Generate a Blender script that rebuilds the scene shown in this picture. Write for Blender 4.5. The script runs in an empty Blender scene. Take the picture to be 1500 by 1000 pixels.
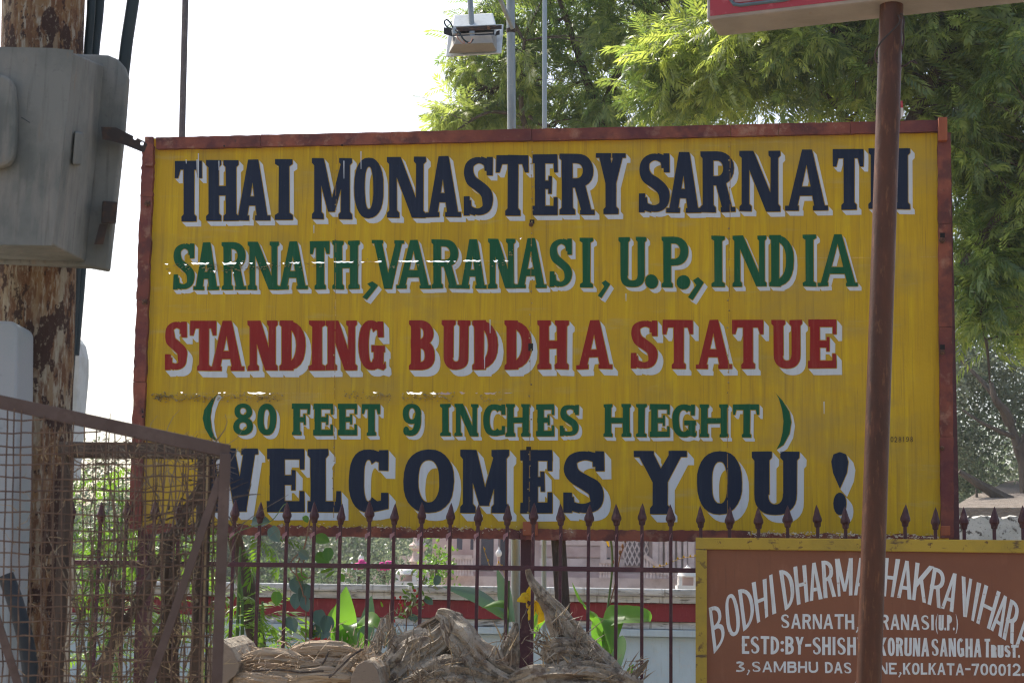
import bpy, math, random
import numpy as np
from mathutils import Vector, Matrix, noise as mnoise
from mathutils.geometry import delaunay_2d_cdt

R = math.radians
rnd = random.Random(7)
S = bpy.context.scene
COL = S.collection

# ------------------------------------------------------------------ camera
FPX, HOR, EYE = 2500.0, 860.0, 1.6
PITCH, ROLL = math.atan((HOR - 500) / FPX), R(0.86)
FWD = Vector((0, math.cos(PITCH), math.sin(PITCH)))
_r0, _u0 = Vector((1, 0, 0)), Vector((0, -math.sin(PITCH), math.cos(PITCH)))
RT = math.cos(ROLL) * _r0 + math.sin(ROLL) * _u0
UP = -math.sin(ROLL) * _r0 + math.cos(ROLL) * _u0
CAM = Vector((0, 0, EYE))
cd = bpy.data.cameras.new('camera')
cam = bpy.data.objects.new('camera', cd)
COL.objects.link(cam)
M = Matrix((RT, UP, -FWD)).transposed().to_4x4()
M.translation = CAM
cam.matrix_world = M
cd.sensor_width = 36
cd.lens = FPX / 1500 * 36
cd.clip_start, cd.clip_end = 0.05, 3000
cd.dof.use_dof = True
cd.dof.focus_distance = 7.6
cd.dof.aperture_fstop = 13.0
S.camera = cam

# ------------------------------------------------------------------ light
SUN_EL, SUN_AZ = R(50), R(-38)        # azimuth from +Y (away from the viewer) towards +X
sd = Vector((math.sin(SUN_AZ) * math.cos(SUN_EL), math.cos(SUN_AZ) * math.cos(SUN_EL), math.sin(SUN_EL)))
w = bpy.data.worlds.new('World'); S.world = w; w.use_nodes = True
nt = w.node_tree
sky = nt.nodes.new('ShaderNodeTexSky'); sky.sky_type = 'NISHITA'; sky.sun_disc = False
sky.sun_elevation = SUN_EL; sky.sun_rotation = SUN_AZ
sky.air_density = 1.0; sky.dust_density = 4.0; sky.ozone_density = 0.4
bg = nt.nodes['Background']; bg.inputs[1].default_value = 0.15
nt.links.new(sky.outputs[0], bg.inputs[0])
sl = bpy.data.lights.new('sun', 'SUN'); sl.energy = 3.6; sl.angle = R(0.6); sl.color = (1, .94, .84)
so = bpy.data.objects.new('sun', sl); COL.objects.link(so)
so.rotation_euler = (-sd).to_track_quat('-Z', 'Y').to_euler()
so.location = (0, 0, 30)
S.view_settings.view_transform = 'Standard'; S.view_settings.look = 'None'
S.view_settings.gamma = 1; S.view_settings.use_curve_mapping = False
S.view_settings.exposure = 0.85
S.cycles.max_bounces = 7; S.cycles.transparent_max_bounces = 8; S.cycles.volume_bounces = 1
S.cycles.use_denoising = True; S.cycles.denoising_prefilter = 'NONE'; S.cycles.filter_width = 1.2

# ------------------------------------------------------------------ place finding
def ray(px, py):
    return FWD + RT * ((px - 750) / FPX) - UP * ((py - 500) / FPX)
def P(px, py, Y):                      # the point at world distance Y seen at photo pixel px, py
    d = ray(px, py); return CAM + d * (Y / d.y)
def PZ(px, py, z):                     # the point at height z
    d = ray(px, py); return CAM + d * ((z - EYE) / d.z)
class Plane:                           # an upright plane through a point, turned by yaw; n faces the viewer
    def __init__(s, o, yaw):
        s.o = o; s.u = Vector((math.cos(yaw), math.sin(yaw), 0)); s.n = Vector((math.sin(yaw), -math.cos(yaw), 0)); s.yaw = yaw
    def hit(s, px, py, off=0):
        d = ray(px, py); t = (s.o - CAM).dot(s.n) / d.dot(s.n)
        return CAM + d * t + s.n * off

# ------------------------------------------------------------------ objects
INV = {}
def tag(o, label=None, cat=None, group=None, kind=None):
    if label: o['label'] = label
    if cat: o['category'] = cat
    if group: o['group'] = group
    if kind: o['kind'] = kind
    return o
def thing(name, loc, label, cat, group=None, yaw=0):
    o = bpy.data.objects.new(name, None); COL.objects.link(o)
    o.location = loc; o.rotation_euler = (0, 0, yaw); o.empty_display_size = .1
    INV[o] = (Matrix.Translation(loc) @ Matrix.Rotation(yaw, 4, 'Z')).inverted()
    return tag(o, label, cat, group)
def root_of(o):
    while o.parent: o = o.parent
    return o
def link(name, me, parent=None, loc=None):
    o = bpy.data.objects.new(name, me); COL.objects.link(o)
    if parent: o.parent = parent
    if loc is not None: o.location = loc
    return o
class MB:
    def __init__(s): s.v, s.f = [], []
    def add(s, vs, fs):
        b = len(s.v); s.v += [Vector(v) for v in vs]; s.f += [tuple(i + b for i in f) for f in fs]; return s
    def box(s, c, sx, sy, sz, m=None):
        c = Vector(c)
        vs = [Vector((x * sx / 2, y * sy / 2, z * sz / 2)) for z in (-1, 1) for y in (-1, 1) for x in (-1, 1)]
        if m: vs = [m @ v for v in vs]
        return s.add([v + c for v in vs], [(0, 2, 3, 1), (4, 5, 7, 6), (0, 1, 5, 4), (2, 6, 7, 3), (0, 4, 6, 2), (1, 3, 7, 5)])
    def hexa(s, a, b):                 # two quads, joined
        return s.add(list(a) + list(b), [(3, 2, 1, 0), (4, 5, 6, 7), (0, 1, 5, 4), (1, 2, 6, 5), (2, 3, 7, 6), (3, 0, 4, 7)])
    def prism(s, pts, off):            # a polygon pushed along off
        n = len(pts); pts = [Vector(p) for p in pts]; off = Vector(off)
        return s.add(pts + [p + off for p in pts], [tuple(range(n))[::-1], tuple(range(n, 2 * n))] + [(i, (i + 1) % n, (i + 1) % n + n, i + n) for i in range(n)])
    def tube(s, pts, rad, n=8, cap=True, jit=0):
        pts = [Vector(p) for p in pts]; k = len(pts)
        if not hasattr(rad, '__len__'): rad = [rad] * k
        b = len(s.v); prev = None
        for i, p in enumerate(pts):
            t = (pts[min(i + 1, k - 1)] - pts[max(i - 1, 0)])
            if t.length < 1e-9: t = Vector((0, 0, 1))
            t.normalize()
            if prev is None:
                a = t.orthogonal().normalized()
            else:
                a = (prev - t * prev.dot(t))
                a = a.normalized() if a.length > 1e-6 else t.orthogonal().normalized()
            prev = a; c = t.cross(a)
            for j in range(n):
                th = 2 * math.pi * j / n
                r = rad[i] * (1 + (rnd.uniform(-jit, jit) if jit else 0))
                s.v.append(p + (a * math.cos(th) + c * math.sin(th)) * r)
        for i in range(k - 1):
            for j in range(n):
                j2 = (j + 1) % n
                s.f.append((b + i * n + j, b + i * n + j2, b + (i + 1) * n + j2, b + (i + 1) * n + j))
        if cap:
            s.f.append(tuple(b + j for j in range(n))[::-1]); s.f.append(tuple(b + (k - 1) * n + j for j in range(n)))
        return s
    def lathe(s, o, prof, n=16, m=None):
        o = Vector(o); b = len(s.v)
        for r, z in prof:
            for j in range(n):
                v = Vector((r * math.cos(2 * math.pi * j / n), r * math.sin(2 * math.pi * j / n), z))
                s.v.append((m @ v if m else v) + o)
        for i in range(len(prof) - 1):
            for j in range(n):
                j2 = (j + 1) % n
                s.f.append((b + i * n + j, b + i * n + j2, b + (i + 1) * n + j2, b + (i + 1) * n + j))
        s.f.append(tuple(b + j for j in range(n))[::-1]); s.f.append(tuple(b + (len(prof) - 1) * n + j for j in range(n)))
        return s
    def build(s, name, mat, parent=None, smooth=False, bevel=0):
        vs = s.v; loc = None
        if parent is not None:
            inv = INV[root_of(parent)]; vs = [inv @ v for v in vs]
        else:
            xs = [v.x for v in vs]; ys = [v.y for v in vs]
            loc = Vector(((min(xs) + max(xs)) / 2, (min(ys) + max(ys)) / 2, min(v.z for v in vs))); vs = [v - loc for v in vs]
        me = bpy.data.meshes.new(name); me.from_pydata(vs, [], s.f); me.update()
        if mat: me.materials.append(mat)
        if smooth:
            me.polygons.foreach_set('use_smooth', [True] * len(me.polygons))
            try: me.set_sharp_from_angle(angle=R(40))
            except Exception: pass
        o = link(name, me, parent, loc)
        if parent is None: INV[o] = Matrix.Translation(loc).inverted()
        if bevel:
            b = o.modifiers.new('bevel', 'BEVEL'); b.width = bevel; b.segments = 2; b.limit_method = 'ANGLE'; b.angle_limit = R(40)
        return o
def fast_mesh(name, V, Q, mat, parent, attr=None, smooth=False):   # numpy verts, quads
    inv = np.array(INV[root_of(parent)]) if parent is not None else np.eye(4)
    V = V @ inv[:3, :3].T + inv[:3, 3]
    me = bpy.data.meshes.new(name)
    me.vertices.add(len(V)); me.vertices.foreach_set('co', V.astype(np.float32).ravel())
    k = Q.shape[1]
    me.loops.add(Q.size); me.loops.foreach_set('vertex_index', Q.astype(np.int32).ravel())
    me.polygons.add(len(Q)); me.polygons.foreach_set('loop_start', np.arange(0, Q.size, k, dtype=np.int32))
    me.update(calc_edges=True)
    if attr is not None:
        a = me.attributes.new('tint', 'FLOAT', 'POINT'); a.data.foreach_set('value', attr.astype(np.float32))
    if smooth: me.polygons.foreach_set('use_smooth', [True] * len(Q))
    me.materials.append(mat)
    return link(name, me, parent)
def copy_tree(o, parent=None):
    c = o.copy(); COL.objects.link(c); c.parent = parent
    for ch in list(o.children): copy_tree(ch, c)
    return c
def bez(a, b, c, n):
    a, b, c = Vector(a), Vector(b), Vector(c)
    return [a * (1 - t) ** 2 + b * 2 * t * (1 - t) + c * t * t for t in [i / n for i in range(n + 1)]]
def smooth_path(pts, n=6):
    pts = [Vector(p) for p in pts]; out = []
    for i in range(len(pts) - 1):
        p0, p1, p2, p3 = pts[max(i - 1, 0)], pts[i], pts[i + 1], pts[min(i + 2, len(pts) - 1)]
        for k in range(n):
            t = k / n
            out.append(.5 * ((2 * p1) + (p2 - p0) * t + (2 * p0 - 5 * p1 + 4 * p2 - p3) * t * t + (-p0 + 3 * p1 - 3 * p2 + p3) * t ** 3))
    return out + [pts[-1]]

# ------------------------------------------------------------------ materials
def new_mat(name):
    m = bpy.data.materials.new(name); m.use_nodes = True
    return m, m.node_tree, m.node_tree.nodes['Principled BSDF']
def noise_fac(nt, co, scale, stretch, lo, hi, detail=6, rough=.6, seed=0):
    mp = nt.nodes.new('ShaderNodeMapping'); mp.inputs['Scale'].default_value = stretch; mp.inputs['Location'].default_value = (seed * 3.7, seed * 1.3, seed * 2.1)
    nt.links.new(co, mp.inputs[0])
    n = nt.nodes.new('ShaderNodeTexNoise'); n.inputs['Scale'].default_value = scale; n.inputs['Detail'].default_value = detail; n.inputs['Roughness'].default_value = rough
    nt.links.new(mp.outputs[0], n.inputs['Vector'])
    r = nt.nodes.new('ShaderNodeMapRange'); r.inputs[1].default_value = lo; r.inputs[2].default_value = hi
    nt.links.new(n.outputs['Fac'], r.inputs[0])
    return r.outputs[0]
def mat(name, base, layers=(), rough=.7, bump=(), metal=0, spec=.3, roughvar=0):
    """layers: (colour, noise scale, stretch, lo, hi, strength); bump: (scale, stretch, distance)"""
    m, nt, b = new_mat(name)
    co = nt.nodes.new('ShaderNodeTexCoord').outputs['Object']
    c = None
    rgb = nt.nodes.new('ShaderNodeRGB'); rgb.outputs[0].default_value = (*base, 1); c = rgb.outputs[0]
    for i, (col, sc, st, lo, hi, amt) in enumerate(layers):
        f = noise_fac(nt, co, sc, st, lo, hi, seed=i + 1)
        mu = nt.nodes.new('ShaderNodeMath'); mu.operation = 'MULTIPLY'; mu.inputs[1].default_value = amt; nt.links.new(f, mu.inputs[0])
        mx = nt.nodes.new('ShaderNodeMix'); mx.data_type = 'RGBA'
        nt.links.new(mu.outputs[0], mx.inputs[0]); nt.links.new(c, mx.inputs[6]); mx.inputs[7].default_value = (*col, 1)
        c = mx.outputs[2]
    nt.links.new(c, b.inputs['Base Color'])
    b.inputs['Roughness'].default_value = rough; b.inputs['Metallic'].default_value = metal
    b.inputs['Specular IOR Level'].default_value = spec
    if roughvar:
        f = noise_fac(nt, co, 6, (1, 1, 1), .3, .7, seed=9)
        r = nt.nodes.new('ShaderNodeMapRange'); r.inputs[3].default_value = rough - roughvar; r.inputs[4].default_value = rough + roughvar
        nt.links.new(f, r.inputs[0]); nt.links.new(r.outputs[0], b.inputs['Roughness'])
    prev = None
    for i, (sc, st, dist) in enumerate(bump):
        f = noise_fac(nt, co, sc, st, 0, 1, seed=20 + i)
        bp = nt.nodes.new('ShaderNodeBump'); bp.inputs['Distance'].default_value = dist; bp.inputs['Strength'].default_value = 1
        nt.links.new(f, bp.inputs['Height'])
        if prev: nt.links.new(prev, bp.inputs['Normal'])
        prev = bp.outputs[0]
    if prev: nt.links.new(prev, b.inputs['Normal'])
    return m
def leaf_mat(name, dark, light, trans, tw=.45, gloss=.25, hue_noise=True):
    m, nt, b = new_mat(name)
    at = nt.nodes.new('ShaderNodeAttribute'); at.attribute_name = 'tint'
    mx = nt.nodes.new('ShaderNodeMix'); mx.data_type = 'RGBA'
    nt.links.new(at.outputs['Fac'], mx.inputs[0]); mx.inputs[6].default_value = (*dark, 1); mx.inputs[7].default_value = (*light, 1)
    nt.links.new(mx.outputs[2], b.inputs['Base Color']); b.inputs['Roughness'].default_value = .36; b.inputs['Specular IOR Level'].default_value = gloss
    tr = nt.nodes.new('ShaderNodeBsdfTranslucent')
    m2 = nt.nodes.new('ShaderNodeMix'); m2.data_type = 'RGBA'
    nt.links.new(at.outputs['Fac'], m2.inputs[0]); m2.inputs[6].default_value = (trans[0] * .45, trans[1] * .6, trans[2] * .6, 1); m2.inputs[7].default_value = (*trans, 1)
    nt.links.new(m2.outputs[2], tr.inputs[0])
    ms = nt.nodes.new('ShaderNodeMixShader'); ms.inputs[0].default_value = tw
    nt.links.new(b.outputs[0], ms.inputs[1]); nt.links.new(tr.outputs[0], ms.inputs[2])
    nt.links.new(ms.outputs[0], nt.nodes['Material Output'].inputs['Surface'])
    return m
V1 = (1, 1, 1)
YEL = (.53, .335, .014)
M_sheet = mat('yellow_paint', YEL, [
    ((.44, .28, .012), 2.2, (1, 1, 1), .42, .66, .75),
    ((.64, .44, .010), 9, (4, 1, .22), .5, .70, .7),
    ((.27, .165, .03), 12, (7, 1, .16), .54, .72, .6),
    ((.30, .23, .06), 2.4, (1, 1, 1.4), .56, .74, .5),
    ((.18, .11, .04), 60, (1, 1, 1), .68, .78, .6),
    ((.33, .24, .08), 1.3, (1, 1, 2.2), .52, .70, .55), ((.42, .36, .20), 5, (.5, 1, 3.0), .60, .74, .35), ((.22, .13, .03), 24, (9, 1, .12), .60, .70, .5),  # the pale level streaks put a whitish glare sheen into the colour
    ((.12, .06, .03), 26, (3, 1, .3), .70, .78, .7)],
    rough=.6, bump=[(5, (1, 1, 1), .006), (14, (3, 1, .25), .0012), (160, V1, .0003)], spec=.18, roughvar=.08)
def paint(name, c, worn, worn2):
    return mat(name, c, [(worn, 10, (5, 1, .25), .5, .8, .55), (worn2, 3, V1, .5, .75, .35), (worn, 46, (3, 1, .5), .62, .74, .6), (tuple(min(1, x + .12) for x in worn), 90, (3, 1, .4), .7, .76, .55)],
               rough=.6, spec=.18, bump=[(5, (1, 1, 1), .006), (14, (3, 1, .25), .0012)], roughvar=.1)
M_navy = paint('navy_paint', (.007, .016, .040), (.03, .045, .075), (.012, .022, .045))
M_green = paint('green_paint', (.002, .085, .032), (.04, .15, .09), (.008, .075, .038))
M_red = paint('red_paint', (.25, .012, .010), (.33, .09, .065), (.17, .016, .016))
M_white = paint('white_paint', (.56, .60, .62), (.42, .43, .42), (.50, .53, .55))
M_thin = mat('black_ink', (.09, .06, .02))
M_frame = mat('red_brown_wood', (.165, .042, .028), [((.28, .085, .045), 4.5, (1, 1, 1), .44, .60, .85), ((.085, .026, .024), 11, (1, 1, 1), .48, .62, .85), ((.38, .22, .14), 20, (.6, 1, .6), .58, .70, .6), ((.04, .02, .02), 30, V1, .64, .74, .7), ((.10, .022, .03), 2.0, V1, .5, .6, .6)], rough=.62, bump=[(30, V1, .003), (120, V1, .001)])
M_block = mat('orange_brown_wood', (.33, .095, .04), [((.22, .06, .03), 12, (2, 2, .4), .45, .7, .7)], rough=.65, bump=[(40, (2, 2, .4), .001)])
M_bare = mat('split_pale_edge', (.62, .55, .42), [((.3, .22, .13), 25, V1, .45, .65, .8)], bump=[(60, V1, .003)])
M_bolt = mat('rusted_bolt', (.09, .045, .03), [((.25, .12, .06), 60, V1, .5, .6, .6)], rough=.6, metal=.4, bump=[(200, V1, .001)])
M_hole = mat('dark_bolt_hole', (.01, .008, .007))
M_flake = mat('crumbled_edge', (.36, .27, .10), [((.12, .08, .04), 40, V1, .5, .62, .8), ((.6, .52, .3), 70, V1, .55, .65, .6)], bump=[(120, V1, .002)])
M_maroon = mat('maroon_fence_paint', (.062, .010, .018), [((.14, .045, .048), 22, V1, .56, .68, .6), ((.05, .014, .016), 12, V1, .5, .65, .6), ((.24, .14, .10), 70, V1, .66, .72, .6)], rough=.42, bump=[(90, V1, .0008)], spec=.45)
M_finial = mat('cast_finial_paint', (.060, .018, .02), [((.15, .07, .06), 30, V1, .52, .66, .6), ((.04, .015, .016), 18, V1, .5, .65, .6)], rough=.45, bump=[(120, V1, .001)])
M_pinkfin = mat('pale_pink_paint', (.42, .22, .22), [((.2, .08, .09), 60, V1, .5, .6, .6)])  # tongues much paler and pinker than the maroon bars
M_brownpipe = mat('brown_painted_steel', (.085, .028, .010), [((.045, .016, .008), 5, (3, 3, .3), .4, .65, .8), ((.20, .085, .035), 22, (3, 3, .6), .57, .68, .7), ((.03, .012, .01), 60, V1, .66, .74, .6), ((.16, .05, .025), 60, (1, 1, .2), .5, .7, .35)], rough=.48, spec=.3, bump=[(70, V1, .0015), (12, (1, 1, .3), .002)], roughvar=.08)
M_boardyel = mat('weathered_yellow_steel', (.43, .29, .03), [((.10, .045, .02), 34, (1, 1, 1), .60, .66, .95), ((.30, .21, .03), 6, V1, .45, .65, .7), ((.18, .09, .03), 90, V1, .66, .72, .8), ((.09, .05, .03), 14, (.6, 1, 2), .64, .70, .9)], rough=.5, bump=[(60, V1, .0012)])
M_terra = mat('terracotta_paint', (.235, .088, .042), [((.19, .066, .034), 2.5, V1, .4, .65, .7), ((.30, .13, .07), 8, (2, 1, .6), .56, .75, .5), ((.08, .04, .025), 90, V1, .70, .75, .7), ((.13, .055, .03), 14, (5, 1, .3), .6, .75, .5)], rough=.6, bump=[(6, V1, .003), (90, V1, .0006)])
M_bwhite = mat('chalky_white_lettering', (.68, .70, .68), [((.34, .16, .06), 44, V1, .64, .70, .75), ((.47, .43, .38), 16, (4, 1, .6), .5, .7, .6)], rough=.6)
M_rustpole = mat('peeling_rusty_steel', (.30, .27, .20), [
    ((.20, .115, .055), 9, (2.2, 2.2, .35), .36, .54, .95), ((.12, .055, .03), 30, (2, 2, .45), .46, .56, .85),
    ((.36, .33, .26), 46, (2.4, 2.4, .45), .54, .62, .75), ((.05, .028, .022), 11, (1.6, 1.6, .75), .535, .555, .97), ((.045, .026, .022), 34, (1.4, 1.4, .8), .59, .61, .95), ((.27, .23, .17), 120, (1.5, 1.5, .8), .58, .64, .6)],
    rough=.8, bump=[(11, (1.6, 1.6, .75), .008), (34, (1.4, 1.4, .8), .006), (90, V1, .003)], spec=.15)
M_box = mat('weathered_grey_enclosure', (.185, .19, .172), [((.105, .115, .105), 5, V1, .42, .62, .85), ((.25, .235, .205), 9, (2, 2, .5), .50, .68, .7), ((.10, .10, .095), 60, V1, .62, .74, .5), ((.22, .15, .09), 16, (2, 2, .4), .62, .74, .6), ((.09, .09, .08), 20, (4, 4, .25), .56, .70, .6)], rough=.7, bump=[(60, V1, .0012), (4, V1, .004)])
M_box2 = mat('pale_grey_cabinet', (.33, .35, .36), [((.25, .32, .33), 6, V1, .45, .65, .7), ((.22, .2, .17), 40, V1, .64, .72, .5)], rough=.5, bump=[(50, V1, .001)])
M_cable = mat('dark_blue_green_cable', (.018, .032, .038), [((.05, .065, .07), 14, (1, 1, .3), .5, .7, .5)], rough=.45)
M_rust = mat('dark_rust', (.045, .036, .033), [((.10, .055, .035), 40, V1, .5, .62, .7)], rough=.75, bump=[(150, V1, .001)])
M_gatebrown = mat('brown_angle_iron', (.10, .066, .054), [((.16, .11, .09), 10, V1, .5, .68, .6), ((.075, .045, .036), 26, V1, .52, .66, .7), ((.34, .28, .22), 70, V1, .70, .76, .6)], rough=.55, bump=[(60, V1, .001)])
M_wire = mat('rusty_mesh_wire', (.13, .082, .055), [((.25, .16, .10), 30, V1, .5, .62, .6), ((.06, .035, .03), 18, V1, .5, .62, .6)], rough=.7)
M_twig = mat('dead_twigs', (.17, .13, .09), [((.33, .27, .19), 14, V1, .46, .62, .7), ((.06, .042, .03), 22, V1, .52, .66, .7)], rough=.85)
M_straw = mat('dry_straw', (.40, .30, .17), [((.2, .14, .08), 14, V1, .5, .62, .7)], rough=.8)
M_galv = mat('galvanised_pole', (.27, .31, .33), [((.19, .225, .24), 10, (3, 3, .4), .45, .65, .7), ((.36, .38, .38), 60, V1, .6, .7, .5)], rough=.5, metal=.3, bump=[(80, V1, .0005)])
M_bluegal = mat('blue_grey_rod', (.30, .38, .44), [((.22, .28, .32), 16, (2, 2, .4), .5, .66, .6)], rough=.5)
M_darkpole = mat('grey_brown_rod', (.10, .085, .085), [((.17, .15, .14), 26, V1, .5, .65, .6)], rough=.6)
M_lampw = mat('white_lamp_body', (.58, .63, .64), [((.38, .41, .40), 14, V1, .5, .68, .6), ((.2, .15, .1), 70, V1, .66, .72, .6)], rough=.45)
M_lampd = mat('dull_reflector_shell', (.30, .29, .26), [((.4, .38, .34), 12, V1, .5, .7, .6)], rough=.5)
M_fin = mat('black_metal', (.03, .03, .032), rough=.5)  # near-black back plate and clamps of the floodlight
M_copper = mat('pinkish_wire', (.45, .24, .18))
M_log = mat('split_dry_wood', (.42, .32, .22), [((.54, .44, .32), 7, (.35, 2, 2.2), .46, .66, .8), ((.27, .185, .115), 16, (.22, 2, 3.0), .52, .64, .85), ((.10, .07, .05), 22, (.16, 3, 3.2), .61, .67, .9)], rough=.85, bump=[(18, (.25, 2, 3), .016), (70, (.3, 2, 2.5), .006)])
M_root = mat('grey_weathered_root', (.33, .28, .215), [((.48, .42, .33), 12, (1, 1, 1), .48, .62, .8), ((.14, .10, .075), 16, (1, 1, 1), .52, .60, .8), ((.27, .18, .11), 6, V1, .55, .65, .7), ((.05, .04, .03), 24, (1, 1, .5), .56, .64, .7)], rough=.9, bump=[(22, V1, .02), (80, V1, .008)])
M_cut = mat('sawn_grey_wood', (.24, .185, .135), [((.33, .26, .20), 9, (1, 1, 3), .5, .7, .7), ((.13, .09, .07), 50, (1, 1, 3), .6, .7, .7)], rough=.85, bump=[(90, V1, .002)])
M_wallw = mat('whitewashed_cap', (.56, .58, .57), [((.32, .33, .31), 8, (.5, 1, 3), .44, .60, .85), ((.12, .12, .105), 22, (.4, 1, 2), .56, .65, .9), ((.2, .19, .16), 9, (4, 1, .4), .56, .68, .8)], rough=.85, bump=[(30, V1, .006)])
M_wallr = mat('crimson_band_paint', (.22, .022, .032), [((.15, .018, .026), 5, V1, .45, .65, .7), ((.33, .10, .10), 20, (3, 1, .5), .56, .70, .6), ((.08, .02, .02), 30, (1, 1, 1), .64, .7, .8)], rough=.7, bump=[(30, V1, .003)])
M_wallb = mat('pale_blue_limewash', (.46, .58, .64), [((.38, .48, .53), 4, (1, 1, .5), .42, .66, .8), ((.24, .26, .26), 14, (4, 1, .4), .58, .76, .6), ((.5, .53, .54), 30, V1, .55, .7, .6)], rough=.85, bump=[(40, V1, .003)])
M_pink = mat('pink_sandstone', (.50, .37, .34), [((.33, .21, .19), 1.2, V1, .42, .62, .8), ((.46, .34, .31), 3, (1, 1, 3), .5, .7, .6)], rough=.85, bump=[(8, V1, .01)])
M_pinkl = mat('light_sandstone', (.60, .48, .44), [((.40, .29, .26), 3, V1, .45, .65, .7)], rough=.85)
M_open = mat('painted_opening_shade', (.05, .045, .07))  # flat dark slabs: shade inside the temple openings put into the colour
M_shrine = mat('white_marble', (.70, .68, .66), [((.52, .46, .43), 6, V1, .5, .7, .7)], rough=.6)
M_thatch = mat('grey_thatch', (.24, .20, .165), [((.32, .28, .24), 8, (1, 3, 3), .45, .65, .8), ((.13, .1, .085), 16, (1, 3, 3), .55, .7, .7)], rough=.95, bump=[(16, (1, 3, 3), .05)])
M_mud = mat('brown_mud_wall', (.20, .115, .08), [((.14, .08, .06), 3, V1, .45, .65, .7)], rough=.9)
M_stain = mat('stained_white_plaster', (.55, .54, .51), [((.36, .36, .34), 4, V1, .42, .60, .8), ((.08, .07, .06), 13, (1, 1, 1), .57, .62, .95), ((.14, .12, .10), 40, (1, 1, 2), .60, .66, .8)], rough=.9, bump=[(20, V1, .02)])
M_ground = mat('dusty_earth', (.21, .165, .12), [((.28, .23, .17), .5, V1, .4, .6, .8), ((.12, .10, .07), 2.4, V1, .5, .7, .7)], rough=.95, bump=[(12, V1, .02)])
M_bark = mat('brown_bark', (.085, .062, .048), [((.15, .12, .095), 10, (2, 2, .4), .48, .66, .7), ((.04, .03, .025), 22, (2, 2, .4), .52, .66, .7)], rough=.9, bump=[(22, (2, 2, .4), .015)])
M_pbark = mat('pale_bark', (.10, .082, .068), [((.055, .043, .036), 6, (2, 2, .5), .46, .64, .7)], rough=.9, bump=[(12, (2, 2, .4), .02)])
M_stem = mat('green_stem', (.10, .17, .05), rough=.5)
M_bud = mat('dry_petal_brown', (.22, .12, .07), rough=.7)
M_tyre = mat('dark_rubber_pipe', (.022, .03, .038), [((.06, .07, .08), 9, V1, .5, .7, .6)], rough=.55)
M_signred = mat('faded_red_sign_paint', (.36, .045, .06), [((.35, .04, .06), 9, V1, .42, .64, .7), ((.50, .16, .17), 26, (1, 1, 1), .56, .70, .6), ((.2, .05, .06), 70, V1, .64, .72, .6)], rough=.55, bump=[(60, V1, .001)])
M_signside = mat('dusty_cream_side', (.33, .30, .27), [((.24, .22, .195), 5, V1, .42, .64, .8), ((.42, .34, .30), 10, (1, 1, 2), .55, .7, .6), ((.28, .20, .15), 26, V1, .64, .72, .6)], rough=.55, bump=[(8, V1, .002)])
M_teal = mat('teal_grey_trim', (.10, .15, .17), rough=.5)
M_redpaper = mat('red_paper', (.5, .08, .1)); M_whpaper = mat('white_paper', (.6, .6, .62))
L_neemA = leaf_mat('sunlit_neem_leaf', (.045, .09, .035), (.16, .20, .055), (.50, .60, .12), .54, .6)
L_neemB = leaf_mat('dark_neem_leaf', (.03, .065, .032), (.15, .20, .06), (.62, .72, .12), .5, .65)
L_grey = leaf_mat('hazed_grey_green_leaf', (.13, .16, .12), (.24, .27, .20), (.28, .32, .18), .4)  # greyer, lighter greens put the haze into the leaf colour
L_far = leaf_mat('distant_leaf', (.08, .11, .08), (.14, .18, .12), (.2, .26, .12), .35)  # far foliage lightened, distance haze painted into its greens
L_frond = leaf_mat('fresh_frond', (.04, .10, .02), (.09, .17, .025), (.24, .42, .03), .5, .35)
L_canna = leaf_mat('glossy_canna_leaf', (.045, .13, .02), (.10, .21, .03), (.22, .46, .04), .5, .45)
L_blue = leaf_mat('blue_green_leaf', (.07, .12, .09), (.13, .19, .15), (.09, .19, .07), .25, .5)
L_yell = leaf_mat('yellow_petal', (.70, .48, .01), (.75, .42, .01), (.85, .55, .01), .4)
L_redp = leaf_mat('red_petal', (.45, .02, .02), (.5, .03, .04), (.6, .05, .05), .3)
L_mag = leaf_mat('magenta_petal', (.5, .03, .2), (.6, .05, .3), (.6, .1, .3), .3)
# ------------------------------------------------------------------ painted lettering
def supe(cx, cy, rx, ry, a, ex):
    c, s_ = math.cos(a), math.sin(a); q = 2 / ex
    return (cx + rx * math.copysign(abs(c) ** q, c), cy + ry * math.copysign(abs(s_) ** q, s_))
def band(cx, cy, rx, ry, tx, ty, a0, a1, ex=2.35, n=None):
    n = n or max(4, int(abs(a1 - a0) / 15)); out = []
    o = [supe(cx, cy, rx, ry, R(a0 + (a1 - a0) * i / n), ex) for i in range(n + 1)]
    k = [supe(cx, cy, rx - tx, ry - ty, R(a0 + (a1 - a0) * i / n), ex) for i in range(n + 1)]
    for i in range(n): out.append([o[i], o[i + 1], k[i + 1], k[i]])
    return out
def rect(x0, y0, x1, y1): return [(x0, y0), (x1, y0), (x1, y1), (x0, y1)]
def ribbon(path, half):
    out = []; n = len(path); L = []; Rr = []
    for i, (x, y) in enumerate(path):
        a = path[max(i - 1, 0)]; b = path[min(i + 1, n - 1)]
        dx, dy = b[0] - a[0], b[1] - a[1]; d = math.hypot(dx, dy) or 1; hw = half[i]
        L.append((x - dy / d * hw, y + dx / d * hw)); Rr.append((x + dy / d * hw, y - dx / d * hw))
    for i in range(n - 1): out.append([L[i], L[i + 1], Rr[i + 1], Rr[i]])
    return out
def spline(pts, n=4):
    return [(v.x, v.y) for v in smooth_path([(x, y, 0) for x, y in pts], n)]
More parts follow.
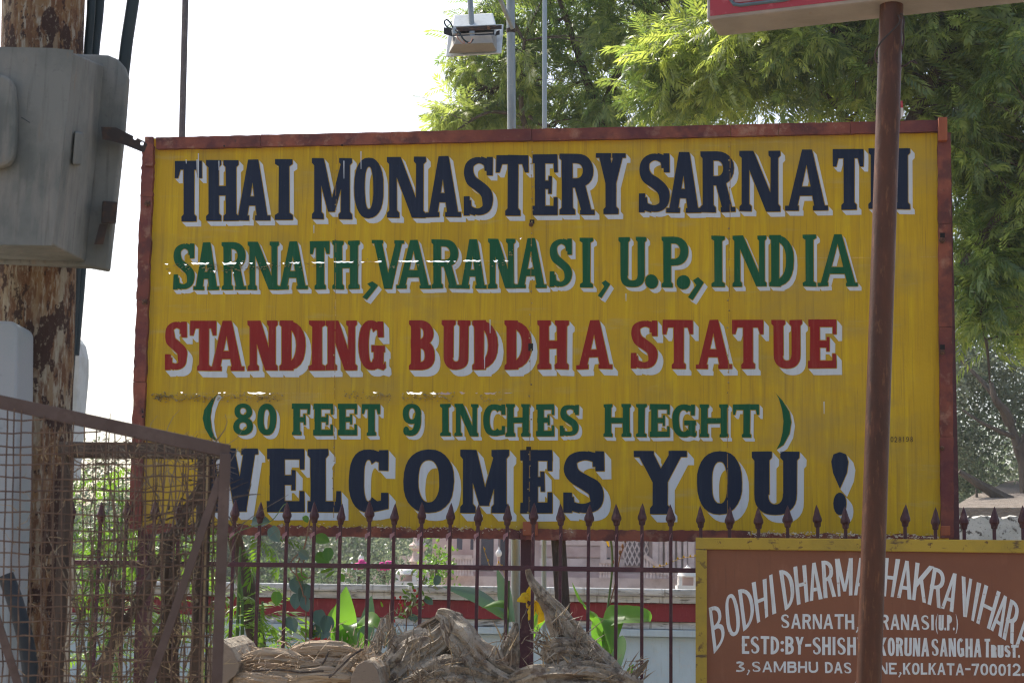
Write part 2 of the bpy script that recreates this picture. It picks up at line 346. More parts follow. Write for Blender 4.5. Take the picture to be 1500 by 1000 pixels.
def glyph(c, w, h, s, t, e, k):
    """polygons of one hand painted capital, w x h; s stem, t bar, e serif reach, k serif height (e = 0: no serifs)"""
    G = []
    def stem(x0, x1, top=True, bot=True, y0=0, y1=None):
        y1 = h if y1 is None else y1
        G.append(rect(x0, y0, x1, y1))
        if e:
            if bot: G.append([(x0 - e, y0), (x1 + e, y0), (x1 + e, y0 + k), (x1, y0 + k * 1.5), (x0, y0 + k * 1.5), (x0 - e, y0 + k)])
            if top: G.append([(x0 - e, y1), (x0 - e, y1 - k), (x0, y1 - k * 1.5), (x1, y1 - k * 1.5), (x1 + e, y1 - k), (x1 + e, y1)])
    def leg(xa0, xa1, xb0, xb1, top=False, bot=True, y0=0, y1=None):
        y1 = h if y1 is None else y1
        G.append([(xa0, y0), (xa1, y0), (xb1, y1), (xb0, y1)])
        if e and bot: G.append([(xa0 - e, y0), (xa1 + e, y0), (xa1 + e, y0 + k), (xa0 - e, y0 + k)])
        if e and top: G.append([(xb0 - e, y1 - k), (xb1 + e, y1 - k), (xb1 + e, y1), (xb0 - e, y1)])
    def bowl(xa, y0, y1, x1=None):
        x1 = w if x1 is None else x1; ry = (y1 - y0) / 2; rx = min((x1 - xa) * .85, ry * 1.0); xc = x1 - rx
        G.extend(band(xc, (y0 + y1) / 2, rx, ry, min(s, rx * .9), t, -90, 90, 2.3, 12))
        G.append(rect(xa, y0, xc, y0 + t)); G.append(rect(xa, y1 - t, xc, y1))
    if c == 'I':
        if e: e = min((w - s) / 2, e * 1.6)
        stem((w - s) / 2, (w + s) / 2)
    elif c == 'T':
        cx = w / 2 + (e * .3); stem(cx - s / 2, cx + s / 2, top=False); G.append(rect(0, h - t, w, h))
        if e: G.append([(0, h - t * 1.9), (e * 1.5, h - t * 1.9), (e * 2.6, h - t * .9), (0, h - t * .9)]); G.append([(w, h - t * 1.9), (w, h - t * .9), (w - e * 2.6, h - t * .9), (w - e * 1.5, h - t * 1.9)])
    elif c == 'H':
        stem(e, e + s); stem(w - e - s, w - e); G.append(rect(e + s - .3, h * .5 - t / 2, w - e - s + .3, h * .5 + t / 2))
    elif c == 'A':
        a = e; b = w - e; cx = w * .5; s1 = s * .85
        leg(a, a + s1, cx - s * .45, cx + s * .3); leg(b - s, b, cx - s * .3, cx + s * .5)
        y = h * .24; f = (y + t / 2) / h
        G.append(rect(a + s1 * .6 + (cx - a) * f * .8, y, b - s * .6 - (b - cx) * f * .8, y + t))
    elif c == 'N':
        sn = s * .72; stem(e, e + sn); stem(w - e - sn, w - e, bot=bool(e)); G.append([(e, h), (e + s * 1.1, h), (w - e, 0), (w - e - s * 1.1, 0)])
    elif c == 'M':
        sn = s * .8; stem(e, e + sn); stem(w - e - s, w - e); cx = w * .48
        G.append([(e, h), (e + s * 1.1, h), (cx + s * .45, h * .12), (cx - s * .35, h * .12)]); G.append([(w - e - s * .9, h), (w - e, h), (cx + s * .4, h * .12), (cx - s * .3, h * .12)])
    elif c in 'OQ0':
        G.extend(band(w / 2, h / 2, w / 2, h / 2, s * .98, t * 1.0, 0, 360, 2.35, 28))
    elif c in 'CG':
        G.extend(band(w / 2, h / 2, w / 2, h / 2, s, t, 48, 312, 2.4, 20))
        if e:
            G.append(rect(w - s * .62, h * .66, w - 0, h * .985)); G.append([(w * .6, h - t), (w * .62, h * .995), (w - s * .3, h * .93), (w - s * .3, h * .76)])
        if c == 'C' and e: G.append(rect(w - s * .5, h * .08, w, h * .31)); G.append([(w * .62, t), (w * .6, 0), (w, h * .06), (w, h * .2)])
        if c == 'G':
            G.append(rect(w - s, h * .06, w, h * .44)); G.append(rect(w * .52, h * .36, w + e * .6, h * .36 + t * .85)); G.append([(w * .55, t * .95), (w * .6, 0), (w - s * .2, h * .07), (w - s * .2, h * .2)])
            if e: G.append([(w - .5, h * .1), (w + e * 1.0, h * .17), (w + e * 1.2, h * .05), (w, h * .0), (w - s, h * .06)])
    elif c == 'D': stem(e, e + s); bowl(e, 0, h)
    elif c == 'B': stem(e, e + s); bowl(e, h * .47, h, w * .94); bowl(e, 0, h * .47 + t * .8)
    elif c == 'P': stem(e, e + s); bowl(e, h * .42, h)
    elif c == 'R':
        stem(e, e + s); bowl(e, h * .44, h, w * .96)
        leg(w - e - s * .95, w - e, w * .42, w * .42 + s, y1=h * .5)
    elif c in 'EF':
        stem(e, e + s, top=False, bot=(c == 'F')); G.append(rect(0, h - t, w, h)); G.append(rect(e, h * .5 - t * .45, w * .72, h * .5 + t * .45))
        if e:
            G.append(rect(w - e * 1.7, h - t * 1.95, w, h)); G.append(rect(w * .72 - e * .9, h * .5 - t * .95, w * .72 + e * .5, h * .5 + t * .95))
        if c == 'E':
            G.append(rect(0, 0, w, t))
            if e: G.append([(w, 0), (w, t * 1.95), (w - e * 1.7, t * 1.95), (w - e * 2.0, 0)])
    elif c == 'L':
        stem(e, e + s, bot=False); G.append(rect(0, 0, w, t))
        if e: G.append([(w, 0), (w, t * 2.0), (w - e * 1.7, t * 2.0), (w - e * 2.2, 0)])
    elif c == 'U':
        r = w * .5 - e; stem(e, e + s, bot=False, y0=r * .95); stem(w - e - s * .9, w - e, bot=False, y0=r * .95)
        G.extend(band(w / 2, r, r, r, s * .92, t, 180, 360, 2.4, 14))
    elif c in 'V':
        G.append([(w * .5 - s * .5, 0), (w * .5 + s * .45, 0), (e + s, h), (e, h)]); G.append([(w * .5 - s * .45, 0), (w * .5 + s * .5, 0), (w - e, h), (w - e - s * .8, h)])
        if e: G.append(rect(0, h - k, s + 2 * e, h)); G.append(rect(w - s * .8 - 2 * e, h - k, w, h))
    elif c == 'W':
        for a, b in ((e, w * .3), (w - e - s * .9, w * .7)):
            G.append([(b - s * .5, 0), (b + s * .45, 0), (a + s * .95, h), (a, h)]); G.append([(b - s * .45, 0), (b + s * .5, 0), (w * .5 + s * .45, h), (w * .5 - s * .4, h)])
        if e: G.append(rect(0, h - k, s + 2 * e, h)); G.append(rect(w - s * .9 - 2 * e, h - k, w, h)); G.append(rect(w * .5 - s * .6, h - k, w * .5 + s * .6, h))
    elif c == 'Y':
        stem(w / 2 - s / 2, w / 2 + s / 2, top=False, y1=h * .5)
        G.append([(w / 2 - s / 2, h * .5), (w / 2 - s / 2, h * .36), (w / 2 + s / 2, h * .5), (e + s * 1.05, h), (e, h)])
        G.append([(w / 2 + s / 2, h * .36), (w / 2 + s / 2, h * .5), (w - e, h), (w - e - s * .85, h), (w / 2 - s / 2, h * .5)])
        if e: G.append(rect(0, h - k, s + 2 * e, h)); G.append(rect(w - s * .85 - 2 * e, h - k, w, h))
    elif c == 'K':
        stem(e, e + s); G.append([(e + s * .8, h * .32), (e + s * .8, h * .54), (w - e - s, h), (w - e + s * .1, h)]); G.append([(w - e, 0), (w - e - s * 1.1, 0), (w * .34, h * .56), (w * .5, h * .66)])
    elif c in 'S8':
        if c == 'S':
            q = [(.80, .74), (.78, .86), (.52, .935), (.24, .86), (.17, .72), (.28, .59), (.52, .50), (.76, .39), (.84, .26), (.76, .13), (.5, .065), (.22, .13), (.18, .26)]
            hw = [.35, .42, .5, .62, .78, .86, .86, .86, .78, .62, .5, .42, .35]
            pts = []
            mx, my = s * .5 / w, t * .5 / h
            for x, y in q: pts.append((w * min(max(x, mx), 1 - mx), h * min(max(y, my), 1 - my)))
            sp = spline(pts, 4); hh = []
            base = min(s, t * 1.35)
            for i in range(len(sp)):
                f = i / 4; a = int(min(f, len(hw) - 1)); b = min(a + 1, len(hw) - 1); hh.append((hw[a] + (hw[b] - hw[a]) * (f - a)) * base * .62)
            G.extend(ribbon(sp, hh))
            if e: G.append(rect(w - s * .58, h * .67, w, h * .985)); G.append(rect(0, h * .015, s * .58, h * .33)); G.append([(w * .6, h * .99), (w * .6, h - t * .8), (w - s * .3, h * .8), (w - s * .1, h * .93)]); G.append([(w * .4, h * .01), (w * .4, t * .8), (s * .3, h * .2), (s * .1, h * .07)])
        else:
            G.extend(band(w / 2, h * .74, w * .45, h * .26, s * .85, t * .8, 0, 360, 2.2, 20)); G.extend(band(w / 2, h * .27, w * .5, h * .27, s * .9, t * .85, 0, 360, 2.2, 20))
    elif c == '9':
        G.extend(band(w / 2, h * .68, w * .5, h * .32, s * .9, t * .8, 0, 360, 2.2, 20)); G.extend(band(w * .42, h * .5, w * .58, h * .5, s * .95, t, -105, 20, 2.2, 10)); G.append([supe(w * .2, t * .9, w * .17, t * .8, R(a), 2) for a in range(0, 360, 36)])
    elif c == '1': G.append(rect(w / 2 - s / 2, 0, w / 2 + s / 2, h)); G.append([(w / 2 - s / 2, h), (w / 2 - s * 1.3, h * .78), (w / 2 - s / 2, h * .82)])
    elif c == '7': G.append(rect(0, h - t, w, h)); G.append([(w * .25, 0), (w * .25 + s, 0), (w, h - t * .5), (w - s * 1.1, h - t * .5)])
    elif c == '2':
        sp = spline([(w * .08, h * .72), (w * .25, h * .92), (w * .6, h - t / 2), (w - s / 2, h * .72), (w * .7, h * .42), (w * .12, t * .6)], 4); G.extend(ribbon(sp, [s * .48] * len(sp))); G.append(rect(0, 0, w, t))
    elif c == '3':
        sp = spline([(w * .08, h * .86), (w * .45, h - t / 2), (w * .82, h * .78), (w * .4, h * .54), (w * .88, h * .28), (w * .5, t / 2), (w * .04, h * .14)], 4); G.extend(ribbon(sp, [s * .45] * len(sp)))
    elif c == '4': G.append(rect(w * .62, 0, w * .62 + s, h)); G.append(rect(0, h * .26, w, h * .26 + t)); G.append([(0, h * .3), (s, h * .3), (w * .62 + s, h), (w * .62, h)])
    elif c == '-': G.append(rect(0, h * .45, w, h * .45 + t))
    elif c == ':':
        for y in (.24, .66): G.append([supe(w / 2, h * y, s * .62, s * .62, R(a), 2) for a in range(0, 360, 36)])
    elif c == '.': G.append([supe(w / 2, h / 2, w / 2, h / 2, R(a), 2.1) for a in range(0, 360, 24)])
    elif c == ',': G.append([(w * .3, h * .86), (w * .62, h * 1.0), (w * 1.0, h * .78), (w * .30, 0), (w * .0, h * .12), (w * .52, h * .66)])
    elif c in '()':
        o = [(1, 1), (.55, .86), (.12, .66), (0, .48), (.12, .28), (.5, .08), (.95, 0)]; i_ = [(.95, .02), (.72, .12), (.55, .3), (.5, .5), (.58, .7), (.8, .9), (1, 1)]
        pts = [(x, y) for x, y in o] + i_[1:-1]
        if c == ')': pts = [(1 - x, y) for x, y in pts]
        G.append([(x * w, y * h) for x, y in pts])
    elif c == '!':
        G.append([(w * .5, h * .42), (w * .12, h * .66), (w * .02, h * .84), (w * .14, h * .96), (w * .5, h), (w * .86, h * .96), (w * .98, h * .84), (w * .9, h * .66)])
        G.append([supe(w * .5, h * .18, w * .36, h * .18, R(a), 2.1) for a in range(0, 360, 20)])
    return G
def ccw(p):
    a = sum(p[i][0] * p[(i + 1) % len(p)][1] - p[(i + 1) % len(p)][0] * p[i][1] for i in range(len(p)))
    return p if a > 0 else p[::-1]
def parea(p): return abs(sum(p[i][0] * p[(i + 1) % len(p)][1] - p[(i + 1) % len(p)][0] * p[i][1] for i in range(len(p)))) / 2
def cdt(polys):
    vs, fs = [], []
    for p in polys:
        p = ccw(p); b = len(vs); vs += [Vector(q) for q in p]; fs.append(list(range(b, b + len(p))))
    r = delaunay_2d_cdt(vs, [], fs, 1, 1e-5)
    return [tuple(v) for v in r[0]], r[2], r[5]
def lay(polys_levels, keep):
    """polys_levels: list of (level, polygon); keep(levels set) -> class or None. Returns verts, {class: tris}"""
    pl = [(l, ccw(p)) for l, p in polys_levels if parea(p) > 1e-4]
    vs, ts, og = cdt([p for l, p in pl])
    V = np.array(vs); C = np.array([V[list(t)].mean(0) for t in ts]); inn = [set() for _ in ts]
    order = np.argsort(C[:, 0]); cxs = C[order, 0]
    for l, p in pl:
        q = np.array(p); lo, hi = q.min(0), q.max(0)
        i0, i1 = np.searchsorted(cxs, lo[0]), np.searchsorted(cxs, hi[0])
        ix = order[i0:i1]; ix = ix[(C[ix, 1] > lo[1]) & (C[ix, 1] < hi[1])]
        if not len(ix): continue
        X, Y = C[ix, 0], C[ix, 1]; ins = np.zeros(len(ix), bool); n = len(q)
        for k in range(n):
            (x1, y1), (x2, y2) = q[k], q[(k + 1) % n]
            if y1 == y2: continue
            ins ^= ((y1 > Y) != (y2 > Y)) & (X < (x2 - x1) * (Y - y1) / (y2 - y1) + x1)
        for i in ix[ins]: inn[i].add(l)
    out = {}
    for t, o in zip(ts, inn):
        if not o: continue
        cl = keep(o)
        if cl is not None: out.setdefault(cl, []).append(t)
    return vs, out
def edges_of(vs, tris):
    c = {}
    for t in tris:
        for i in range(len(t)):
            a, b = t[i], t[(i + 1) % len(t)]; key = (min(a, b), max(a, b)); c[key] = c.get(key, 0) + 1
    return [(vs[a], vs[b]) for (a, b), n in c.items() if n == 1]
def wob(x, y, a): # the unsteady hand of the painter
    v = mnoise.noise_vector(Vector((x * .045, y * .045, 3.3))); return (x + v.x * a, y + v.y * a)
def letter_line(chars, ytop, ybot, s, t, e, k, dx, dy, gap, holes=()):
    """chars: (char, x0, x1[, y0, y1]) in photo pixels; returns level classes in photo pixels"""
    polys = []; allv = []
    for ch in chars:
        c, x0, x1 = ch[:3]
        yb, yt = (ch[4], ch[3]) if len(ch) > 3 else (ybot((x0 + x1) / 2), ytop((x0 + x1) / 2))
        sc = 1 if c not in 'I' else 1
        if c in 'MW': sc = .82
        gl = glyph(c, x1 - x0, yb - yt, s * sc, t, 0 if c in '089.,()!' else e, k)
        gl = [[wob(x0 + gx, yb - gy, .9) for gx, gy in p] for p in gl]
        vs, cl = lay([(0, p) for p in gl], lambda q: 'L' if q else None)
        tris = cl['L']; polys += [('L', [vs[i] for i in tr]) for tr in tris]
        for a, b in edges_of(vs, tris):
            L_ = math.hypot(b[0] - a[0], b[1] - a[1])
            if L_ < 1e-3: continue
            polys.append(('A', [a, b, (b[0] + dx, b[1] + dy), (a[0] + dx, a[1] + dy)]))
            if gap:
                nx, ny = -(b[1] - a[1]) / L_ * gap, (b[0] - a[0]) / L_ * gap; ux, uy = (b[0] - a[0]) / L_ * gap * .5, (b[1] - a[1]) / L_ * gap * .5
                polys.append(('B', [(a[0] - ux + nx, a[1] - uy + ny), (b[0] + ux + nx, b[1] + uy + ny), (b[0] + ux - nx, b[1] + uy - ny), (a[0] - ux - nx, a[1] - uy - ny)]))
        if dx: polys += [('A', [(vs[i][0] + dx, vs[i][1] + dy) for i in tr]) for tr in tris]
    polys += [('H', h) for h in holes]
    def keep(q):
        if 'H' in q: return None
        if 'L' in q: return 'L'
        if 'B' in q: return None
        return 'A' if (dx and 'A' in q) else None
    return lay(polys, keep)
def put_letters(vs, cl, plane, off, mats, parent, names, lab):
    for key, m in mats.items():
        tr = cl.get(key)
        if not tr: continue
        used = sorted({i for t in tr for i in t}); ix = {i: n for n, i in enumerate(used)}
        mb = MB(); mb.v = [plane.hit(vs[i][0], vs[i][1], off) for i in used]
        mb.f = []
        for t in tr:
            a, b, c = [mb.v[ix[i]] for i in t]
            f = tuple(ix[i] for i in t); mb.f.append(f if (b - a).cross(c - a).dot(plane.n) > 0 else f[::-1])
        o = mb.build(names[key], m, parent); o['label'] = lab[key]

# ------------------------------------------------------------------ the big yellow sign
SP = Plane(P(780, 500, 7.6), R(-8))
base = SP.hit(790, 780); base.z = 0
sign = thing('painted_sign', base, 'big yellow hand painted sign welcoming visitors to the Thai monastery, framed in red brown wood', 'sign', yaw=R(-8))
TL, TR, BR, BL = (226, 206), (1376, 181), (1381, 783), (206, 764)
def edge_x(y, l=True):
    a, b = (TL, BL) if l else (TR, BR); return a[0] + (b[0] - a[0]) * (y - a[1]) / (b[1] - a[1])
def top_y(x): return TL[1] + (TR[1] - TL[1]) * (x - TL[0]) / (TR[0] - TL[0])
def bot_y(x): return BL[1] + (BR[1] - BL[1]) * (x - BL[0]) / (BR[0] - BL[0])
hr = random.Random(3)
def tear(x0, x1, y, hgt):
    n = max(3, int((x1 - x0) / 3)); up = [(x0 + (x1 - x0) * i / n, y - hgt * hr.uniform(.05, .6)) for i in range(n + 1)]; dn = [(x0 + (x1 - x0) * (n - i) / n, y + hgt * hr.uniform(.05, .5)) for i in range(1, n)]
    return up + dn
tears = []
for x0, x1, y, hh in [(241, 247, 387, 3), (259, 262, 387, 2), (270, 274, 388, 2), (280, 307, 386, 3.5), (325, 347, 386, 5), (352, 356, 386, 3), (365, 371, 386, 2), (390, 396, 386, 3), (414, 417, 386, 3), (422, 440, 385, 3), (456, 478, 384.5, 3), (488, 519, 384, 3), (528, 534, 384, 2), (548, 560, 383.5, 3), (583, 614, 383, 3.5), (624, 660, 383, 3), (664, 668, 383, 2), (678, 705, 382.5, 3), (722, 730, 382.5, 3), (738, 747, 382.5, 3), (312, 316, 398, 5), (341, 343, 400, 3), (247, 250, 400, 3), (761, 764, 350, 4)]:
    tears.append(tear(x0, x1, y, hh))
tears2 = []
for x0, x1, y, hh in [(264, 268, 575, 4), (319, 324, 575, 3), (327, 331, 575, 3), (362, 390, 575.5, 4), (394, 397, 577, 3), (546, 553, 575, 3), (595, 619, 576, 4), (629, 662, 576, 4.5), (673, 682, 575.5, 4), (696, 700, 575.5, 3), (709, 728, 576, 4), (738, 752, 575.5, 1.6), (286, 289, 577, 2)]:
    tears2.append(tear(x0, x1, y, hh))
boltholes = [(331, 216), (503, 215), (692, 210)]
squares = [rect(776, 322, 783, 328), rect(774, 503, 781, 514), rect(771, 654, 778, 660), rect(487, 684, 489, 688)]
allholes = tears + tears2
seams_x = [[(493, 206), (489, 764)], [(780, 190), (775, 772)], [(1070, 185), (1065, 778)]]
def sx(i, y):
    if i == 0: return edge_x(y) - 9
    if i == 4: return edge_x(y, False) + 9
    (xa, ya), (xb, yb) = seams_x[i - 1]; return xa + (xb - xa) * (y - ya) / (yb - ya)
rows_y = [lambda x: top_y(x) - 3.2, lambda x: 386 - (x - 240) * .0085, lambda x: 576 + 0 * x, lambda x: bot_y(x) + 8]
for i in range(4):
    for j in range(3):
        off = .0 + .0006 * ((i + j) % 2)
        n = 24; poly = []
        def cx(i_, yf):
            x = sx(i_, 400)
            for _ in range(3): x = sx(i_, yf(x))
            return x
        xl, xr = cx(i, rows_y[j]), cx(i + 1, rows_y[j]); poly += [(xl + (xr - xl) * q / n, rows_y[j](xl + (xr - xl) * q / n)) for q in range(n + 1)]
        xl, xr = cx(i, rows_y[j + 1]), cx(i + 1, rows_y[j + 1]); poly += [(xr + (xl - xr) * q / n, rows_y[j + 1](xr + (xl - xr) * q / n)) for q in range(n + 1)]
        hs = [h for h in allholes if any(min(p[0] for p in poly) - 5 < q[0] < max(p[0] for p in poly) + 5 for q in h)]
        vs, cl = lay([('S', poly)] + [('H', h) for h in hs], lambda q: None if 'H' in q else ('S' if 'S' in q else None))
        mb = MB(); mb.v = [SP.hit(a, b, off) for a, b in vs]
        for t in cl['S']:
            a, b, c = [mb.v[q] for q in t]; mb.f.append(tuple(t) if (b - a).cross(c - a).dot(SP.n) > 0 else tuple(t)[::-1])
        o = mb.build('metal_sheet', M_sheet, sign)
# seams and rivets
sm = MB(); rv = MB()
for q in range(3):
    (xa, ya), (xb, yb) = seams_x[q]
    for t_ in range(26):
        y0 = ya + (yb - ya) * t_ / 26; y1 = y0 + (yb - ya) / 26 * rnd.uniform(.6, 1)
        x0 = xa + (xb - xa) * t_ / 26 + rnd.uniform(-.5, .5)
        sm.add([SP.hit(x0 - .35, y0, .0028), SP.hit(x0 + .4, y0, .0028), SP.hit(x0 + rnd.uniform(.2, .7), y1, .0028), SP.hit(x0 - .4, y1, .0028)], [(3, 2, 1, 0)])
for q, ys in ((0, [250, 300, 352, 450, 520, 600, 640, 655, 665, 675, 690, 700, 715, 730]), (1, list(range(206, 770, 17))), (2, [215, 235, 250, 275, 310, 335, 350, 380, 405, 440, 455, 480, 520, 545, 560, 575, 600, 640, 700])):
    (xa, ya), (xb, yb) = seams_x[q]
    for y in ys:
        x = xa + (xb - xa) * (y - ya) / (yb - ya) + rnd.uniform(-2, 2); c = SP.hit(x, y, .002)
        Mz = Matrix.Rotation(R(-8), 3, 'Z') @ Matrix.Rotation(R(90), 3, 'X')
        rv.lathe(c, [(.0045 * rnd.uniform(.6, 1.1), 0), (.003, .003), (.0008, .004)], 6, Mz)
M_seam = mat('grimy_seam', (.30, .175, .03), [((.42, .24, .02), 30, V1, .45, .6, .8)])
o = sm.build('sheet_seams', M_seam, sign); o['kind'] = 'stuff'
o = rv.build('rivets', M_flake, sign); o['kind'] = 'stuff'
# crumpled torn edges
fl = MB()
def flake(x, y, sz, lift):
    a = SP.hit(x, y, .003); u = SP.u; z = Vector((0, 0, 1)); n = SP.n; k = .003 * sz
    p = [a - u * k * rnd.uniform(.8, 2), a + u * k * rnd.uniform(.8, 2), a + u * k * rnd.uniform(0, 1) - z * k * rnd.uniform(.8, 2.2) + n * lift * rnd.uniform(.3, 1), a - u * k * rnd.uniform(0, 1) - z * k * rnd.uniform(.5, 1.6) + n * lift * rnd.uniform(.2, 1)]
    fl.add(p, [(0, 1, 2), (0, 2, 3)])
for x0, x1, y, dn in [(222, 415, 579, 260), (505, 575, 578, 60), (590, 668, 579, 90), (700, 735, 579, 16), (228, 250, 580, 50), (240, 300, 388, 36), (300, 400, 389, 110), (400, 480, 387, 34), (480, 750, 384, 60), (745, 752, 370, 8)]:
    for _ in range(dn):
        flake(rnd.uniform(x0, x1), y + rnd.gauss(2, 3.6), rnd.uniform(.5, 1.5), .012)
o = fl.build('torn_metal_flakes', M_flake, sign); o['kind'] = 'stuff'

def P1(a, b): return lambda x: a[1] + (b[1] - a[1]) * (x - a[0]) / (b[0] - a[0])
L1 = [('T', 256, 296), ('H', 302, 350), ('A', 345, 396), ('I', 401, 431), ('M', 457, 516), ('O', 519, 562), ('N', 567, 624), ('A', 624, 675), ('S', 679, 722), ('T', 727, 774), ('E', 780, 817), ('R', 820, 871), ('Y', 873, 917),
      ('S', 936, 981), ('A', 976, 1027), ('R', 1026, 1077), ('N', 1083, 1143), ('A', 1150, 1213), ('T', 1220, 1265), ('H', 1272, 1333)]
L2 = [('S', 254, 285), ('A', 284, 321), ('R', 325, 361), ('N', 363, 409), ('A', 408, 451), ('T', 454, 483), ('H', 487, 527), (',', 531, 554, 412, 439), ('V', 545, 592), ('A', 581, 631), ('R', 632, 673), ('A', 673, 713), ('N', 715, 755), ('A', 755, 801), ('S', 805, 838), ('I', 847, 871),
      (',', 876, 894, 410, 437), ('U', 906, 947), ('.', 945, 964, 402, 423), ('P', 969, 1008), ('.', 991, 1011, 403, 424), (',', 1008, 1031, 406, 440), ('I', 1040, 1064), ('N', 1073, 1123), ('D', 1127, 1163), ('I', 1174, 1197), ('A', 1198, 1256)]
L3 = [('S', 242, 274), ('T', 279, 317), ('A', 307, 358), ('N', 363, 407), ('D', 410, 448), ('I', 452, 477), ('N', 477, 523), ('G', 526, 562), ('B', 599, 637), ('U', 647, 689), ('D', 692, 729), ('D', 739, 779), ('H', 787, 833), ('A', 844, 897), ('S', 924, 963), ('T', 971, 1015), ('A', 1019, 1072), ('T', 1072, 1118), ('U', 1130, 1175), ('E', 1184, 1225)]
L4 = [('(', 297, 320, 576, 646), ('8', 342, 371), ('0', 377, 405), ('F', 428, 454), ('E', 459, 488), ('E', 495, 523), ('T', 530, 557), ('9', 590, 617), ('I', 644, 661), ('N', 666, 701), ('C', 708, 740), ('H', 741, 777), ('E', 785, 812), ('S', 820, 848), ('H', 884, 924), ('I', 931, 948), ('E', 952, 981), ('G', 985, 1018), ('H', 1025, 1067), ('T', 1074, 1112), (')', 1136, 1159, 575, 658)]
L5 = [('W', 292, 378), ('E', 391, 446), ('L', 451, 500), ('C', 511, 569), ('O', 591, 665), ('M', 674, 746), ('E', 762, 809), ('S', 825, 885), ('Y', 928, 1006), ('O', 1021, 1087), ('U', 1101, 1171), ('!', 1217, 1243)]
BG = {'L': 'lettering', 'A': 'letter_shading'}
for chars, t_, b_, st, bt, e_, k_, dx, dy, col, text in (
    (L1, P1((256, 236), (1330, 217)), P1((256, 325), (1330, 306)), 15.5, 13.5, 3.4, 7, 7, 7.5, M_navy, 'THAI MONASTERY SARNATH'),
    (L2, P1((256, 356), (1256, 343)), P1((256, 425), (1256, 419)), 11.5, 10, 2.6, 5, 5.5, 6.5, M_green, 'SARNATH, VARANASI, U.P., INDIA'),
    (L3, P1((241, 470), (1225, 468)), P1((241, 543), (1225, 539)), 14, 11, 3, 6, 8.5, 10, M_red, 'STANDING BUDDHA STATUE'),
    (L4, P1((342, 591), (1110, 592)), P1((342, 636.5), (1110, 640.5)), 9.5, 8, 2, 3.8, 5.5, 6, M_green, '(80 FEET 9 INCHES HIEGHT )'),
    (L5, P1((378, 656.5), (1243, 661.5)), P1((390, 749), (1240, 754)), 22, 15.5, 4, 9, 10.5, 12, M_navy, 'WELCOMES YOU !')):
    hs = [h for h in allholes + squares if t_(600) - 8 < h[0][1] < b_(600) + 14]
    vs, cl = letter_line(chars, t_, b_, st, bt, e_, k_, dx, dy, 1.1, hs)
    cname = {M_navy: 'navy blue', M_green: 'green', M_red: 'red'}[col]
    put_letters(vs, cl, SP, .0025, {'L': col, 'A': M_white}, sign, BG, {'L': cname + ' painted line reading ' + text, 'A': 'white drop shading behind the line reading ' + text})
xs = [1299, 1304.5, 1310, 1316, 1321.5, 1327, 1333]
vs, cl = letter_line([(c, x, x + 4, 639.5, 647) for c, x in zip('4028198', xs)], None, None, 1.1, 1.1, 0, 0, 0, 0, 0)
put_letters(vs, cl, SP, .0025, {'L': M_thin}, sign, {'L': 'phone_number'}, {'L': 'tiny black number 4028198 near the right edge'})
# drips of old white paint
dr = MB()
for x, y0, y1 in [(291, 225, 328), (273, 234, 240), (289, 234, 262), (321, 236, 250), (504, 236, 262), (529, 222, 248), (710, 520, 540), (1207, 588, 606), (917, 430, 441), (1297, 610, 640), (729, 385, 398), (460, 330, 342), (718, 468, 488)]:
    dr.add([SP.hit(x - .8, y0, .0036), SP.hit(x + .8, y0, .0036), SP.hit(x + .5, y1, .0036), SP.hit(x - .3, y1, .0036)], [(3, 2, 1, 0)])
o = dr.build('paint_drips', M_white, sign); o['kind'] = 'stuff'
# frame battens
def batten(p0, p1, wdt, front, back, m, name='frame_batten', n=16, rag=.4, ragside=None):
    """a rough batten from pixel p0 to p1, wdt pixels wide"""
    mb = MB(); dx, dy = p1[0] - p0[0], p1[1] - p0[1]; L_ = math.hypot(dx, dy); nx, ny = -dy / L_ * wdt / 2, dx / L_ * wdt / 2
    for i in range(n + 1):
        f = i / n; x, y = p0[0] + dx * f, p0[1] + dy * f; r1, r2 = rnd.uniform(-rag, rag), rnd.uniform(-rag, rag)
        if ragside: r1 -= rnd.random() ** 2 * ragside
        a = (x - nx * (1 + r1 / wdt * 2), y - ny * (1 + r1 / wdt * 2)); b = (x + nx * (1 + r2 / wdt * 2), y + ny * (1 + r2 / wdt * 2))
        mb.v += [SP.hit(*a, front), SP.hit(*b, front), SP.hit(*b, back), SP.hit(*a, back)]
    for i in range(n):
        for j in range(4): mb.f.append((4 * i + j, 4 * i + (j + 1) % 4, 4 * i + 4 + (j + 1) % 4, 4 * i + 4 + j))
    mb.f.append((3, 2, 1, 0)); mb.f.append((4 * n, 4 * n + 1, 4 * n + 2, 4 * n + 3))
    return mb.build(name, m, sign)
cuts = [231, 384, 574, 780, 1070, 1140, 1245, 1374]
for a, b in zip(cuts[:-1], cuts[1:]):
    batten((a + .3, top_y(a) + 5.5 + rnd.uniform(-.4, .4)), (b - .3, top_y(b) + 5.5 + rnd.uniform(-.4, .4)), 17, .022 + rnd.uniform(0, .003), -.02, M_frame)
cy = [215, 290, 440, 560, 775]
for a, b in zip(cy[:-1], cy[1:]):
    batten((edge_x(a) - 6.5, a + .3), (edge_x(b) - 6.5, b - .3), 17, .022 + rnd.uniform(0, .003), -.02, M_frame, rag=.9)
cy = [196, 330, 480, 640, 788]
for a, b in zip(cy[:-1], cy[1:]):
    batten((edge_x(a, False) + 6, a + .3), (edge_x(b, False) + 6, b - .3), 19, .022 + rnd.uniform(0, .003), -.02, M_frame, rag=.6)
cuts = [214, 400, 560, 762, 900, 1100, 1372]
